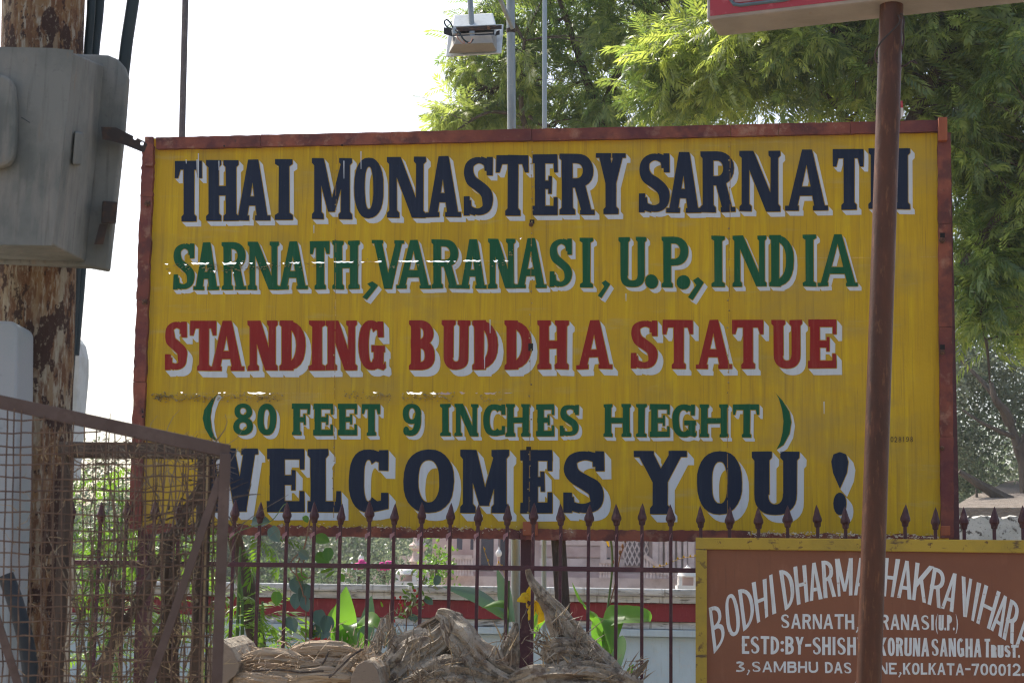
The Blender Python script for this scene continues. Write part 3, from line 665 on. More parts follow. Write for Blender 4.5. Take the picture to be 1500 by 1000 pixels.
for a, b in zip(cuts[:-1], cuts[1:]):
    batten((a + .3, bot_y(a) + 9), (b - .3, bot_y(b) + (6.5 if b > 1099 else 8.5)), 16, .022 + rnd.uniform(0, .003), -.02, M_frame, rag=.8, n=40, ragside=6 if (a < 1100 and b < 770) or a >= 1100 else 0)
fl = MB()
for x0, x1, dn in [(560, 770, 120), (1095, 1375, 420), (820, 860, 12), (340, 560, 60)]:
    for _ in range(dn):
        x = rnd.uniform(x0, x1); y = bot_y(x) + rnd.gauss(3 if x < 1090 else 3, 2.4)
        a = SP.hit(x, y, rnd.uniform(.024, .034)); k = .004 * rnd.uniform(.4, 1.5)
        fl.add([a + Vector((rnd.uniform(-2, 2), rnd.uniform(-1, .2), rnd.uniform(-1, 1))) * k for _ in range(4)], [(0, 1, 2), (0, 2, 3)])
o = fl.build('splintered_edge', M_bare, sign); o['kind'] = 'stuff'
# back boards so the frame has depth behind
for x0, x1 in ((232, 1372),):
    for yy in (300, 480, 660):
        mb = MB(); a = SP.hit(x0, yy, -.006); b = SP.hit(x1, yy - 8, -.006)
        mb.hexa([a, b, b + Vector((0, 0, .05)), a + Vector((0, 0, .05))], [p - SP.n * .03 for p in (a, b, b + Vector((0, 0, .05)), a + Vector((0, 0, .05)))]); mb.build('back_rail', M_frame, sign)
def blk(x0, y0, x1, y1, front, m=M_block, name='wood_block', sk=0):
    mb = MB(); q = [SP.hit(x0, y1, .02), SP.hit(x1, y1, .02), SP.hit(x1 + sk, y0, .02), SP.hit(x0 + sk, y0, .02)]
    mb.hexa(q, [p + SP.n * front for p in q]); return mb.build(name, m, sign, bevel=.003)
blk(216, 203, 228, 246, .018, M_frame); blk(1373, 176, 1386, 210, .03)
blk(767, 764, 789, 784, .01, M_block); blk(1377, 770, 1391, 784, .008)
def bolt(x, y, r=.014, hole=True):
    c = SP.hit(x, y, .028); Mz = Matrix.Rotation(R(-8), 3, 'Z') @ Matrix.Rotation(R(90), 3, 'X')
    MB().lathe(c, [(r, 0), (r * .95, .006), (r * .5, .008), (r * .45, .013), (.001, .014)], 8, Mz).build('bolt', M_bolt, sign)
    if hole: MB().prism([SP.hit(x - 3, y - 11, .0275), SP.hit(x + 4, y - 11, .0275), SP.hit(x + 4, y - 4, .0275), SP.hit(x - 3, y - 4, .0275)][::-1], SP.n * .001).build('bolt_slot', M_hole, sign)
bolt(219, 300, .015, False); bolt(215, 444, .014, False); bolt(1379, 354); bolt(1379, 517, .013); bolt(1379, 657, .011, False)
for x, y in ((331, 216), (503, 215), (212, 604), (212, 611)):
    MB().prism([SP.hit(x + 1.6 * math.cos(a), y + 1.6 * math.sin(a), .0262) for a in [q * math.pi / 3 for q in range(6)]], SP.n * .0006).build('nail_hole', M_hole, sign)
for q in squares[:3]:
    x0, y0 = q[0]; x1, y1 = q[2]
    MB().prism([SP.hit(x0, y0, .003), SP.hit(x0, y1, .003), SP.hit(x1, y1, .003), SP.hit(x1, y0, .003)], SP.n * .0008).build('slot_hole', M_hole, sign)
bolt(779, 331, .011, False)
# legs
def leg(name, pts, rad, m, n=4, lab=None, off=-.06):
    mb = MB(); a, b = pts; A = SP.hit(*a, off); B = SP.hit(*b, off)
    d = (B - A).normalized(); 
    if B.z > 0: B = A + (B - A) * (A.z / (A.z - B.z)); B.z = 0
    mb.tube([A, B], rad * 1.414, n); o = mb.build(name, m, sign)
    if lab: o['label'] = lab
    return o
def post(name, x, w_, y0, m, off, par, lab=None, lean=0):
    A = SP.hit(x, y0, off); B = Vector((A.x + lean, A.y, 0)); hw = w_ / 2
    q = [A + SP.u * -hw, A + SP.u * hw, A + SP.u * hw - SP.n * hw * 2, A - SP.u * hw - SP.n * hw * 2]; p = [v + (B - A) for v in q]
    mb = MB(); mb.hexa(p, q); o = mb.build(name, m, par)
    if lab: o['label'] = lab
    return o
post('leg_post', 777, .05, 215, M_maroon, -.045, sign)
A = SP.hit(224, 215, -.045); Bq = SP.hit(206, 790, -.045); Bq = A + (Bq - A) * (A.z / (A.z - Bq.z)); u_, n_ = SP.u * .031, SP.n * .05
MB().hexa([Bq - u_, Bq + u_, Bq + u_ - n_, Bq - u_ - n_], [A - u_, A + u_, A + u_ - n_, A - u_ - n_]).build('leg_post', M_maroon, sign)
post('leg_post', 1385, .055, 200, M_maroon, -.045, sign)
A = SP.hit(812, 740, -.06); Bv = A + Vector((.16, .1, -1.85)); Bv.z = 0
MB().tube([A, Bv], .045, 4).build('leaning_brace', M_bark, sign)['label'] = 'dark leaning brace behind the bottom edge'
# ------------------------------------------------------------------ setting: ground, back wall, temple, hut
MB().add([(-600, -300, 0), (600, -300, 0), (600, 900, 0), (-600, 900, 0)], [(0, 1, 2, 3)]).build('ground', M_ground)['kind'] = 'structure'

# low painted wall behind the fence: cap, crimson band, ledge, limewashed face
Y0 = 12.0
WP = Plane(P(600, 870, Y0), R(-3))
wroot = WP.hit(600, 870); wroot.z = 0
wall = thing('boundary_wall', wroot, 'low boundary wall behind the fence with white cap, crimson band and pale blue face', 'wall', yaw=R(-3))
def wbox(name, x0, x1, z0, z1, front, m, back=-.25, bev=.006):
    a = WP.o + WP.u * x0; b = WP.o + WP.u * x1
    mb = MB(); lo = [Vector((p.x, p.y, z0)) for p in (a, b)]; 
    q = [lo[0] + WP.n * front, lo[1] + WP.n * front, lo[1] + WP.n * back, lo[0] + WP.n * back]; up = Vector((0, 0, z1 - z0))
    mb.hexa(q, [p + up for p in q]); return mb.build(name, m, wall, bevel=bev)
zc = lambda y: WP.hit(650, y).z
for k in range(-6, 5):
    wbox('cap_stone', k * 2.2, k * 2.2 + 2.185, zc(868) + .003, zc(857), .09, M_wallw, bev=.012)
wbox('cap_moulding', -13.2, 11, zc(878), zc(868), .05, M_wallw)
wbox('crimson_band', -13.2, 11, zc(905), zc(878) - .002, .0, M_wallr)
wbox('ledge', -13.2, 11, zc(916), zc(905) - .002, -.02, M_wallw)
wbox('ledge', -13.2, 11, zc(927), zc(916) - .002, .02, M_wallb)
wbox('wall_face', -13.2, 11, 0, zc(927) - .002, -.03, M_wallb)

# pink sandstone temple
TP = Plane(P(800, 860, 44), R(-6))
tb = TP.hit(900, 860); tb.z = 0
temple = thing('temple', tb, 'pink sandstone temple building seen hazily under the sign', 'temple', yaw=R(-6))
def tpt(px, z, out=0):
    p = TP.hit(px, 860); p = Vector((p.x, p.y, z)); return p + TP.n * out
def tbox(name, x0, x1, z0, z1, out, m, back=0, par=None, bev=0):
    a, b = tpt(x0, z0), tpt(x1, z0); q = [a + TP.n * out, b + TP.n * out, b + TP.n * back, a + TP.n * back]; up = Vector((0, 0, z1 - z0))
    return MB().hexa(q, [p + up for p in q]).build(name, m, par or temple, bevel=bev)
tz = lambda y: P(800, y, 44).z
tbox('wall', 632, 1330, 0, 7.5, 0, M_pink, back=-12)
tbox('roof_slab', 620, 1340, 7.502, 7.9, .5, M_pinkl, back=-12.5)
tbox('plinth', 610, 1345, 0, tz(845), 1.0, M_pinkl, back=.002)
tbox('plinth', 640, 1340, tz(845) + .002, tz(838), .6, M_pink, back=.002)
for i in range(7): # courses in the wall, light and pink sandstone by turns
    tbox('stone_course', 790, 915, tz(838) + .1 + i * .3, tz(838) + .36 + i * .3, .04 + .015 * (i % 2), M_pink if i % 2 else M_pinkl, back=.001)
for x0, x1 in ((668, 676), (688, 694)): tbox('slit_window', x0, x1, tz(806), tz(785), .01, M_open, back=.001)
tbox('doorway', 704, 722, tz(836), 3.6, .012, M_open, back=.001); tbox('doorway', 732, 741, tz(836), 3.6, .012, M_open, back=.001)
for x in (698, 728, 746): tbox('pilaster', x - 4, x + 2, tz(838), 4.6, .22, M_pinkl, back=.001)
for x in (884, 960, 1012): tbox('pilaster', x - 4, x + 5, tz(838), 5, .35, M_pinkl, back=.002)
for x in range(968, 1012, 9):
    c = tpt(x, tz(838), .3); MB().lathe(c, [(.09, 0), (.07, .1), (.055, .2), (.055, 2.2), (.09, 2.3)], 8).build('column', M_pinkl, temple, smooth=True)
tbox('recess_shade_slab', 880, 893, tz(830), tz(785) + 1, .02, M_open, back=.003)
# pierced screen
jm = MB(); a = tpt(912, tz(826), .08); b = tpt(950, tz(826), .08); H = 1.4
ud = (b - a).normalized(); W = (b - a).length
tbox('screen_backing', 912, 950, tz(826), tz(826) + H, .03, mat('screen_shade', (.22, .17, .18)), back=.001)
for i in range(-6, 14):
    for sgn in (1, -1):
        p0 = max(0, i * .12); pts = []
        x = i * .12
        s0, s1 = x, x + sgn * H * .45
        lo = 0; hi = 1
        for t_ in range(0, 1): pass
        A = a + ud * max(0, min(W, s0)); B = a + ud * max(0, min(W, s1))
        if (B - A).length > .05:
            zA = 0 if 0 <= s0 <= W else abs((max(0, min(W, s0)) - s0)) / abs(s1 - s0) * H; zB = H * abs(max(0, min(W, s1)) - s0) / abs(s1 - s0)
            jm.tube([A + Vector((0, 0, zA)), B + Vector((0, 0, zB))], .022, 4)
jm.build('pierced_screen', M_pinkl, temple)
# stair railing: left one rises to the right then the far right one
def rail(x0, y0, x1, y1, out, n):
    A = tpt(x0, tz(y0), out); B = tpt(x1, tz(y1), out); mb = MB(); mb.tube([A, B], .06, 4); mb.build('handrail', M_pinkl, temple)
    for i in range(n + 1):
        p = A.lerp(B, i / n); zb = tz(846) + .02
        if p.z - zb > .12: MB().lathe(Vector((p.x, p.y, zb)), [(.05, 0), (.03, (p.z - zb) * .2), (.055, (p.z - zb) * .5), (.03, (p.z - zb) * .8), (.05, p.z - zb - .03)], 6).build('baluster', M_pinkl, temple)
rail(656, 838, 672, 818, 1.3, 3); rail(672, 818, 700, 818, 1.3, 7); rail(884, 822, 900, 822, 1.3, 4); rail(945, 812, 985, 842, 1.3, 8); rail(985, 834, 1018, 834, 1.3, 6)
for i in range(5): tbox('step', 640 + i * 4, 664, tz(846) + i * .14, tz(846) + i * .14 + .138, 1.25, M_pinkl, back=1.002)

# ornate pillar and small railing left of the temple
c = P(612, 846, 30); c.z = 0; hb = P(612, 846, 30).z; k = 30 / 2500
pil = thing('ornate_pillar', c, 'carved pale stone pillar with ringed shaft left of the temple', 'pillar')
MB().box(c + Vector((0, 0, hb / 2)), 38 * k, 38 * k, hb).build('base', M_shrine, pil, bevel=.02)
MB().lathe(c + Vector((0, 0, hb)), [(.19, 0), (.2, .08), (.14, .14), (.13, .24), (.17, .28), (.11, .36), (.10, .46), (.16, .5), (.17, .56), (.1, .62), (.09, .7), (.14, .74), (.08, .8), (.075, 1.2), (.1, 1.25)], 16).build('shaft', M_pinkl, pil, smooth=True)
c = P(590, 838, 36); c.z = 0
sr = thing('stone_railing', c, 'far pale stone railing and ramp between the lamp and the carved pillar', 'railing')
for x in range(548, 600, 6): MB().box(Vector((P(x, 850, 36).x, P(x, 850, 36).y, P(x, 842, 36).z / 2)), .05, .05, P(x, 842, 36).z).build('post', M_pinkl, sr)
MB().tube([P(546, 846, 36), P(570, 832, 36), P(598, 832, 36)], .05, 4).build('handrail', M_pinkl, sr)
MB().tube([P(583, 816, 36.2), P(603, 816, 36.2)], .05, 4).build('top_rail', M_pinkl, sr)
for x in (585, 594, 602): MB().tube([P(x, 832, 36.2), P(x, 816, 36.2)], .035, 4).build('post', M_pinkl, sr)

# white domed shrines
def shrine(px, ytop, ybot, wpx, Y, label):
    k = Y / 2500; c = P(px, ybot, Y); zb = c.z; c.z = 0; h = (ybot - ytop) * k; r = wpx * k / 2
    t = thing('domed_shrine', c, label, 'shrine', 'small white shrines beyond the wall')
    MB().box(c + Vector((0, 0, zb / 2)), 2.3 * r, 2.3 * r, zb).build('pedestal', M_shrine, t)
    for sx_ in (-1, 1):
        for sy in (-1, 1): MB().box(c + Vector((sx_ * r * .8, sy * r * .8, zb + h * .2)), r * .34, r * .34, h * .4).build('pillar', M_shrine, t)
    MB().box(c + Vector((0, r * .5, zb + h * .2)), r * 1.3, r * .08, h * .4).build('niche_wall', M_pink, t)
    MB().lathe(c + Vector((0, 0, zb + h * .4)), [(r * 1.02, 0), (r * 1.08, h * .06), (r, h * .1), (r * .96, h * .2), (r * .8, h * .32), (r * .5, h * .42), (r * .18, h * .48), (r * .12, h * .54), (r * .02, h * .6)], 20).build('dome', M_shrine, t, smooth=True)
shrine(514, 822, 851, 28, 19, 'small white domed shrine beyond the wall, nearest the garden lamp')
shrine(595, 828, 851, 30, 19.5, 'small white domed shrine beyond the wall at the foot of the carved pillar')
shrine(1007, 827, 857, 28, 18, 'small white domed shrine beyond the wall beside the brown signboard')
def garden_lamp(px, ytop, Y, label):
    c = P(px, 850, Y); c.z = 0; zt = P(px, ytop, Y).z; k = Y / 2500
    t = thing('garden_lamp', c, label, 'lamp', 'white globe lamps beyond the wall')
    MB().tube([c, c + Vector((0, 0, zt - 14 * k))], .02, 8).build('post', M_pink, t)
    MB().lathe(c + Vector((0, 0, zt - 15 * k)), [(2 * k, 0), (4.2 * k, 3 * k), (4.4 * k, 6 * k), (3.2 * k, 9 * k), (1.4 * k, 11 * k), (1.6 * k, 12 * k), (.3 * k, 15 * k)], 12).build('globe', M_shrine, t, smooth=True)
garden_lamp(528, 808, 20, 'white globe lamp on a thin post between two small shrines')
garden_lamp(730, 800, 22, 'white globe lamp on a thin post in front of the dark temple doorways')

# thatched hut and stained wall at the right
hY = 22
hb = P(1470, 770, hY); hb.z = 0
hut = thing('thatched_hut', hb, 'hut with low grey thatched roofs behind the stained wall at right', 'hut')
def roofq(x0, x1, y0, y1, xt0, xt1, Y, dy):
    a, b = P(x0, y1, Y), P(x1, y1, Y); c_, d_ = P(xt1, y0, Y + dy), P(xt0, y0, Y + dy); th = Vector((0, 0, .12))
    MB().hexa([a, b, c_, d_], [a + th, b + th, c_ + th, d_ + th]).build('roof', M_thatch, hut)
roofq(1395, 1640, 735, 757, 1430, 1640, hY, 1.4); roofq(1438, 1640, 715, 734, 1478, 1640, hY + 2, 2)
a, b = P(1450, 735, hY + 2.2), P(1640, 735, hY + 2.2)
MB().hexa([Vector((a.x, a.y, 0)), Vector((b.x, b.y, 0)), Vector((b.x, b.y + 2, 0)), Vector((a.x, a.y + 2, 0))], [a, b, b + Vector((0, 2, 0)), a + Vector((0, 2, 0))]).build('wall', M_mud, hut)
a, b = P(1372, 757, 16), P(1700, 757, 15.6)
mb = MB(); n = 60
for i in range(n + 1):
    p = a.lerp(b, i / n); z = a.z + rnd.uniform(-.02, .02); mb.v += [Vector((p.x, p.y, 0)), Vector((p.x, p.y, z)), Vector((p.x, p.y + .25, z + rnd.uniform(-.01, .02))), Vector((p.x, p.y + .25, 0))]
for i in range(n):
    for j in range(3): mb.f.append((4 * i + j, 4 * i + 4 + j, 4 * i + 5 + j, 4 * i + 1 + j))
tag(mb.build('plaster_wall', M_stain), 'old white plaster wall streaked with black stains right of the big sign', 'wall')

# ------------------------------------------------------------------ trees
def leaflet_quads(base, d, side, L, W, up, sick=.25):
    """one pointed leaflet as two quads sharing a midrib: base, edge, tip, edge"""
    m = base + d * L * .45; t = base + d * L + side * L * sick
    return [base, m + up * W * .5 + side * L * .04, t, m - up * W * .5 + side * L * .04]
def make_frond(rng, L=.34, n=7, ll=.098, lw=.024, droop=.5):
    V, Q = [], []; d = Vector((1, 0, 0)); p = Vector((0, 0, 0)); pitch = rng.uniform(-.1, .25)
    st = L / (n + 1.0)
    pts = [p.copy()]
    for i in range(n + 1):
        pitch -= droop / n * rng.uniform(.7, 1.4); d = Vector((math.cos(pitch), 0, math.sin(pitch))); p = p + d * st; pts.append(p.copy())
        if i < 1: continue
        upv = Vector((-math.sin(pitch), 0, math.cos(pitch)))
        for s_ in (-1, 1):
            ang = rng.uniform(.85, 1.15) * (1 - .35 * i / n); ld = (d * math.cos(ang) + Vector((0, s_, 0)) * math.sin(ang) - upv * rng.uniform(.1, .45)).normalized()
            ax = ld.cross(upv).normalized(); k = ll * (1 - .35 * abs(i / n - .5)) * rng.uniform(.85, 1.1)
            b = len(V); V += leaflet_quads(p, ld, d * 1 - upv * .5, k, lw, ax); Q.append((b, b + 1, b + 2, b + 3))
    pitch -= .1; b = len(V); V += leaflet_quads(p, d, -upv, ll, lw, Vector((0, 1, 0)), .1); Q.append((b, b + 1, b + 2, b + 3))
    return V, Q
def spray_template(seed, nf=8, **kw):
    rng = random.Random(seed); V, Q, T = [], [], []
    for i in range(nf):
        v, q = make_frond(rng, **kw); az = rng.uniform(-2.2, 2.2) if i else 0; el = rng.uniform(-.9, .8)
        m = Matrix.Rotation(az, 3, 'Z') @ Matrix.Rotation(-el, 3, 'Y') @ Matrix.Rotation(rng.uniform(-.5, .5), 3, 'X'); o = Vector((rng.uniform(-.35, 0), rng.uniform(-.06, .06), rng.uniform(-.08, .08)))
        b = len(V); V += [m @ x + o for x in v]; Q += [tuple(j + b for j in f) for f in q]; fr_t = rng.random()
        for _q in q: T += [min(1, max(0, fr_t + rng.uniform(-.5, .5)))] * 4
    return np.array([tuple(x) for x in V]), np.array(Q), np.array(T)
SPR = [spray_template(i) for i in range(6)]
def scatter(name, temps, poss, dirs, scales, tints, m, parent, seed=0):
    rs = np.random.RandomState(seed); VV, QQ, TT = [], [], []; off = 0
    for p, d, s_, t_ in zip(poss, dirs, scales, tints):
        V, Q, T = temps[rs.randint(len(temps))]; az = math.atan2(d[1], d[0]); el = math.asin(max(-1, min(1, d[2] / (math.sqrt(d[0] ** 2 + d[1] ** 2 + d[2] ** 2) + 1e-9))))
        m3 = np.array(Matrix.Rotation(az, 3, 'Z') @ Matrix.Rotation(-el, 3, 'Y') @ Matrix.Rotation(rs.uniform(-.6, .6), 3, 'X'))
        VV.append((V * s_) @ m3.T + np.array(p)); QQ.append(Q + off); off += len(V); TT.append(np.clip(t_ + (T - .5) * .9, 0, 1))
    return fast_mesh(name, np.vstack(VV), np.vstack(QQ), m, parent, np.concatenate(TT))
def tree(name, trunk, limbs, lobes, n, label, cat, leafm, barkm, seed, temps=SPR, scale=(.8, 1.2), r0=.18, group=None, shell=.55, tilt=-.45, hint=(0, 0), twig=True):
    """trunk: points with radius r0; lobes: (centre, radii); sprays fill lobes, each joined to the nearest limb"""
    rs = np.random.RandomState(seed); b = Vector(trunk[0]); t = thing(name, b, label, cat, group)
    tp = smooth_path(trunk, 5); MB().tube(tp, [r0 * (1 - .55 * i / len(tp)) for i in range(len(tp))], 10, jit=.06).build('trunk', barkm, t, smooth=True)
    nodes = []
    for L_ in limbs:
        lp = smooth_path(L_[0], 5); rr = L_[1]; MB().tube(lp, [rr * (1 - .75 * i / len(lp)) for i in range(len(lp))], 7, jit=.08).build('limb', barkm, t, smooth=True); nodes += lp[2:]
    nd = np.array([tuple(x) for x in nodes])
    vol = np.array([r[0] * r[1] * r[2] for c, r in lobes]); vol = vol ** .55; vol = vol / vol.sum()
    poss, dirs, sc, ti = [], [], [], []
    for i in range(n):
        c, r = lobes[rs.choice(len(lobes), p=vol)]; v = rs.normal(size=3); v /= np.linalg.norm(v); rad = (shell + (1 - shell) * rs.rand()) if rs.rand() < .8 else rs.rand()
        p = np.array(c) + v * np.array(r) * rad
        d = v * np.array([1, 1, .4]) + rs.normal(size=3) * .35; d /= np.linalg.norm(d); d[2] += tilt
        poss.append(p); dirs.append(d); sc.append(rs.uniform(*scale)); nv = mnoise.noise(Vector(p) * .9); ti.append(min(1, max(0, .45 + nv * 1.1 + rs.normal() * .18)))
    scatter('foliage', temps, poss, dirs, sc, ti, leafm, t, seed)
    if twig:
        mb = MB()
        for p in poss[::2]:
            j = nd[np.argmin(((nd - p) ** 2).sum(1))]; q = Vector(p); a = Vector(j); mid = (a + q) / 2 + Vector((0, 0, .15 * (q - a).length)); pts = bez(a, mid, q, 4)
            if (q - a).length < 1.2: mb.tube(pts, [.009, .008, .006, .004, .002], 4, cap=False)
        o = mb.build('twigs', barkm, t); o['kind'] = 'stuff'
    return t
# sunlit neem behind the lamp pole: its left edge shows against the sky
YA = 16.0; pA = lambda x, y, dy=0: P(x, y, YA + dy)
g = pA(1130, 700); g.z = 0
tree('neem_tree', [g, pA(1110, 500, .2), pA(990, 380), pA(868, 320), pA(850, 250)], [
    ([pA(868, 320), pA(800, 230), pA(765, 170, -.3), pA(768, 60, -.5)], .05), ([pA(765, 170, -.3), pA(715, 165, -.4), pA(670, 190, -.5)], .022), ([pA(768, 110, -.4), pA(720, 130), pA(680, 100, .2)], .02), ([pA(850, 250), pA(900, 120), pA(960, -40, .5)], .07), ([pA(880, 180), pA(840, 60), pA(780, -120)], .05), ([pA(868, 320), pA(980, 200, -.6), pA(1080, 90, -.8)], .05), ([pA(775, 170, -.3), pA(790, 182, -.3), pA(812, 186, -.2)], .02)],
    [(pA(760, 90), (.62, 1.1, .75)), (pA(700, 185), (.50, .7, .30)), (pA(800, -60, .3), (.85, 1.6, .9)), (pA(880, 70, .3), (.8, 1.5, 1.0)), (pA(960, -60, .8), (1.4, 2.0, 1.3)), (pA(1060, 80, .4), (1.0, 1.5, .9)), (pA(1040, -250, 1), (2, 2.2, 1.6)), (pA(860, 190), (.8, 1, .45)), (pA(705, 40, .2), (.34, .6, .35)), (pA(690, 110, .3), (.28, .6, .3)), (pA(680, 178, 0), (.36, .5, .18)), (pA(760, 160, .6), (.5, .6, .4))],
    1150, 'sunlit yellow green neem tree behind the lamp pole with branches showing', 'tree', L_neemA, M_bark, 3, scale=(.5, .85), shell=.35)
# dark neem nearer at the right
YB = 12.5; pB = lambda x, y, dy=0: P(x, y, YB + dy)
g = pB(1330, 700, .8); g.z = 0
tree('neem_tree', [g, pB(1330, 500, .8), pB(1300, 250, .7), pB(1290, 100, .6)], [
    ([pB(1300, 250, .7), pB(1380, 80, .5), pB(1460, -150, .3)], .07), ([pB(1290, 100, .6), pB(1180, 0, .3), pB(1050, -150, .3)], .06), ([pB(1330, 500, .8), pB(1440, 350, .4), pB(1530, 200, .2)], .06), ([pB(1300, 250, .9), pB(1200, 130, .9), pB(1100, 90, .9)], .03), ([pB(1400, 400, .6), pB(1440, 480, .3), pB(1450, 560, .3)], .02)],
    [(pB(1130, 60, .6), (.7, .9, .62)), (pB(1290, 40, .8), (1.0, 1.2, .95)), (pB(1440, 160, .6), (.7, 1.0, 1.2)), (pB(1480, 310, .6), (.5, .7, .7)), (pB(1440, 420, .4), (.26, .45, .5)), (pB(1540, 60, .8), (.9, 1.2, 1.2)), (pB(1200, -180, 1), (1.6, 1.6, 1.0)), (pB(1450, -200, 1), (1.5, 1.6, 1.1)), (pB(1540, 440, .8), (.45, .5, .4)), (pB(1010, 110, 1.4), (.6, .8, .5))],
    1900, 'dense dark green neem tree overhanging the right end of the sign', 'tree', L_neemB, M_bark, 5, scale=(.6, .95), shell=.3)

def clump_template(seed, n=26, R_=.5, l=.11):
    rs = np.random.RandomState(seed); V, Q = [], []
    for i in range(n):
        v = rs.normal(size=3); v = v / np.linalg.norm(v) * R_ * rs.rand() ** .5; a = rs.normal(size=3); a /= np.linalg.norm(a); b = np.cross(a, rs.normal(size=3)); b /= np.linalg.norm(b)
        L_ = l * rs.uniform(.7, 1.3); b_ = len(V); V += [v, v + a * L_ * .5 + b * L_ * .25, v + a * L_, v + a * L_ * .5 - b * L_ * .25]; Q.append((b_, b_ + 1, b_ + 2, b_ + 3))
    return np.array(V), np.array(Q), np.repeat(rs.rand(n), 4)
CL = [clump_template(i) for i in range(5)]; CLS = [clump_template(i, 30, .28, .075) for i in range(5)]
# tree behind at the right, haze put into its leaf colour, with pale crooked limbs
YC = 24.0; pC = lambda x, y, dy=0: P(x, y, YC + dy)
g = pC(1505, 800); g.z = 0
tree('broadleaf_tree', [g, pC(1503, 720), pC(1492, 660), pC(1480, 620)], [
    ([pC(1480, 620), pC(1470, 600, -.1), pC(1458, 585, -.2), pC(1452, 560, -.2)], .09), ([pC(1492, 660), pC(1520, 600), pC(1515, 480, .3)], .09), ([pC(1480, 735, -1), pC(1440, 712, -1), pC(1405, 690, -1)], .10), ([pC(1470, 600), pC(1440, 560), pC(1400, 520, .3)], .05), ([pC(1432, 745, -1), pC(1430, 715, -1)], .03), ([pC(1485, 640), pC(1440, 620, -.4), pC(1410, 600, -.4)], .04)],
    [(pC(1440, 560, 1.6), (1.2, 1.5, 1.1)), (pC(1500, 440, 1.8), (1.6, 1.5, 1.4)), (pC(1400, 650, 1.8), (.8, 1, .6)), (pC(1540, 620, 1.4), (1.1, 1.2, 1.1)), (pC(1420, 700, 2.5), (1.0, .8, .45)), (pC(1560, 300, 1.5), (1.6, 1.6, 1.6)), (pC(1330, 480, 2), (1.3, 1.5, 1.2))],
    1500, 'hazy grey green tree with thick crooked limbs above the thatched hut', 'tree', L_grey, M_pbark, 8, temps=CLS, scale=(.8, 1.2), r0=.10, shell=.2, tilt=0, twig=False)
# distant trees
far = [(-40, 640, 46, 3.4, 5.2), (150, 655, 52, 3.6, 6), (330, 700, 48, 3.2, 5), (460, 720, 56, 3.6, 6), (590, 700, 60, 3.4, 6.6), (700, 690, 66, 3.6, 7.5), (1330, 640, 50, 4, 7), (1480, 600, 48, 4, 8), (-200, 620, 50, 4.5, 8), (1640, 560, 50, 4, 9)]
flab = ['leftmost distant hazy tree seen beside the rusty pole', 'distant bluish tree seen through the rusty wire mesh', 'distant hazy tree under the left corner of the sign', 'distant hazy tree behind the fence left of the garden lamp', 'distant hazy tree just behind the garden lamp', 'distant hazy tree left behind the temple', 'distant tree behind the right end of the big sign', 'distant tall tree behind the hazy grey green tree at right', 'distant tree beyond the left border', 'distant tree beyond the right border']
for i, (px, yt, Y, rr, ht) in enumerate(far):
    g = P(px, 860, Y); g.z = 0; t = P(px, yt, Y).z
    tree('distant_tree', [g, g + Vector((.1, 0, t * .3)), g + Vector((0, 0, t * .55))], [([g + Vector((0, 0, t * .4)), g + Vector((rr * .4, 0, t * .7))], .1), ([g + Vector((0, 0, t * .35)), g + Vector((-rr * .4, .2, t * .65))], .1)],
        [(g + Vector((0, 0, t * .62)), (rr * .8, rr * .7, t * .38)), (g + Vector((-rr * .6, 0, t * .36)), (rr * .6, rr * .5, t * .30)), (g + Vector((rr * .6, 0, t * .38)), (rr * .6, rr * .5, t * .32)), (g + Vector((0, -.6, t * .18)), (rr * .95, rr * .5, t * .18))],
        900, flab[i], 'tree', L_far, M_bark, 30 + i, temps=CL, scale=(1.0, 1.5), r0=.2, group='far trees in the haze', shell=.5, tilt=0, twig=False)
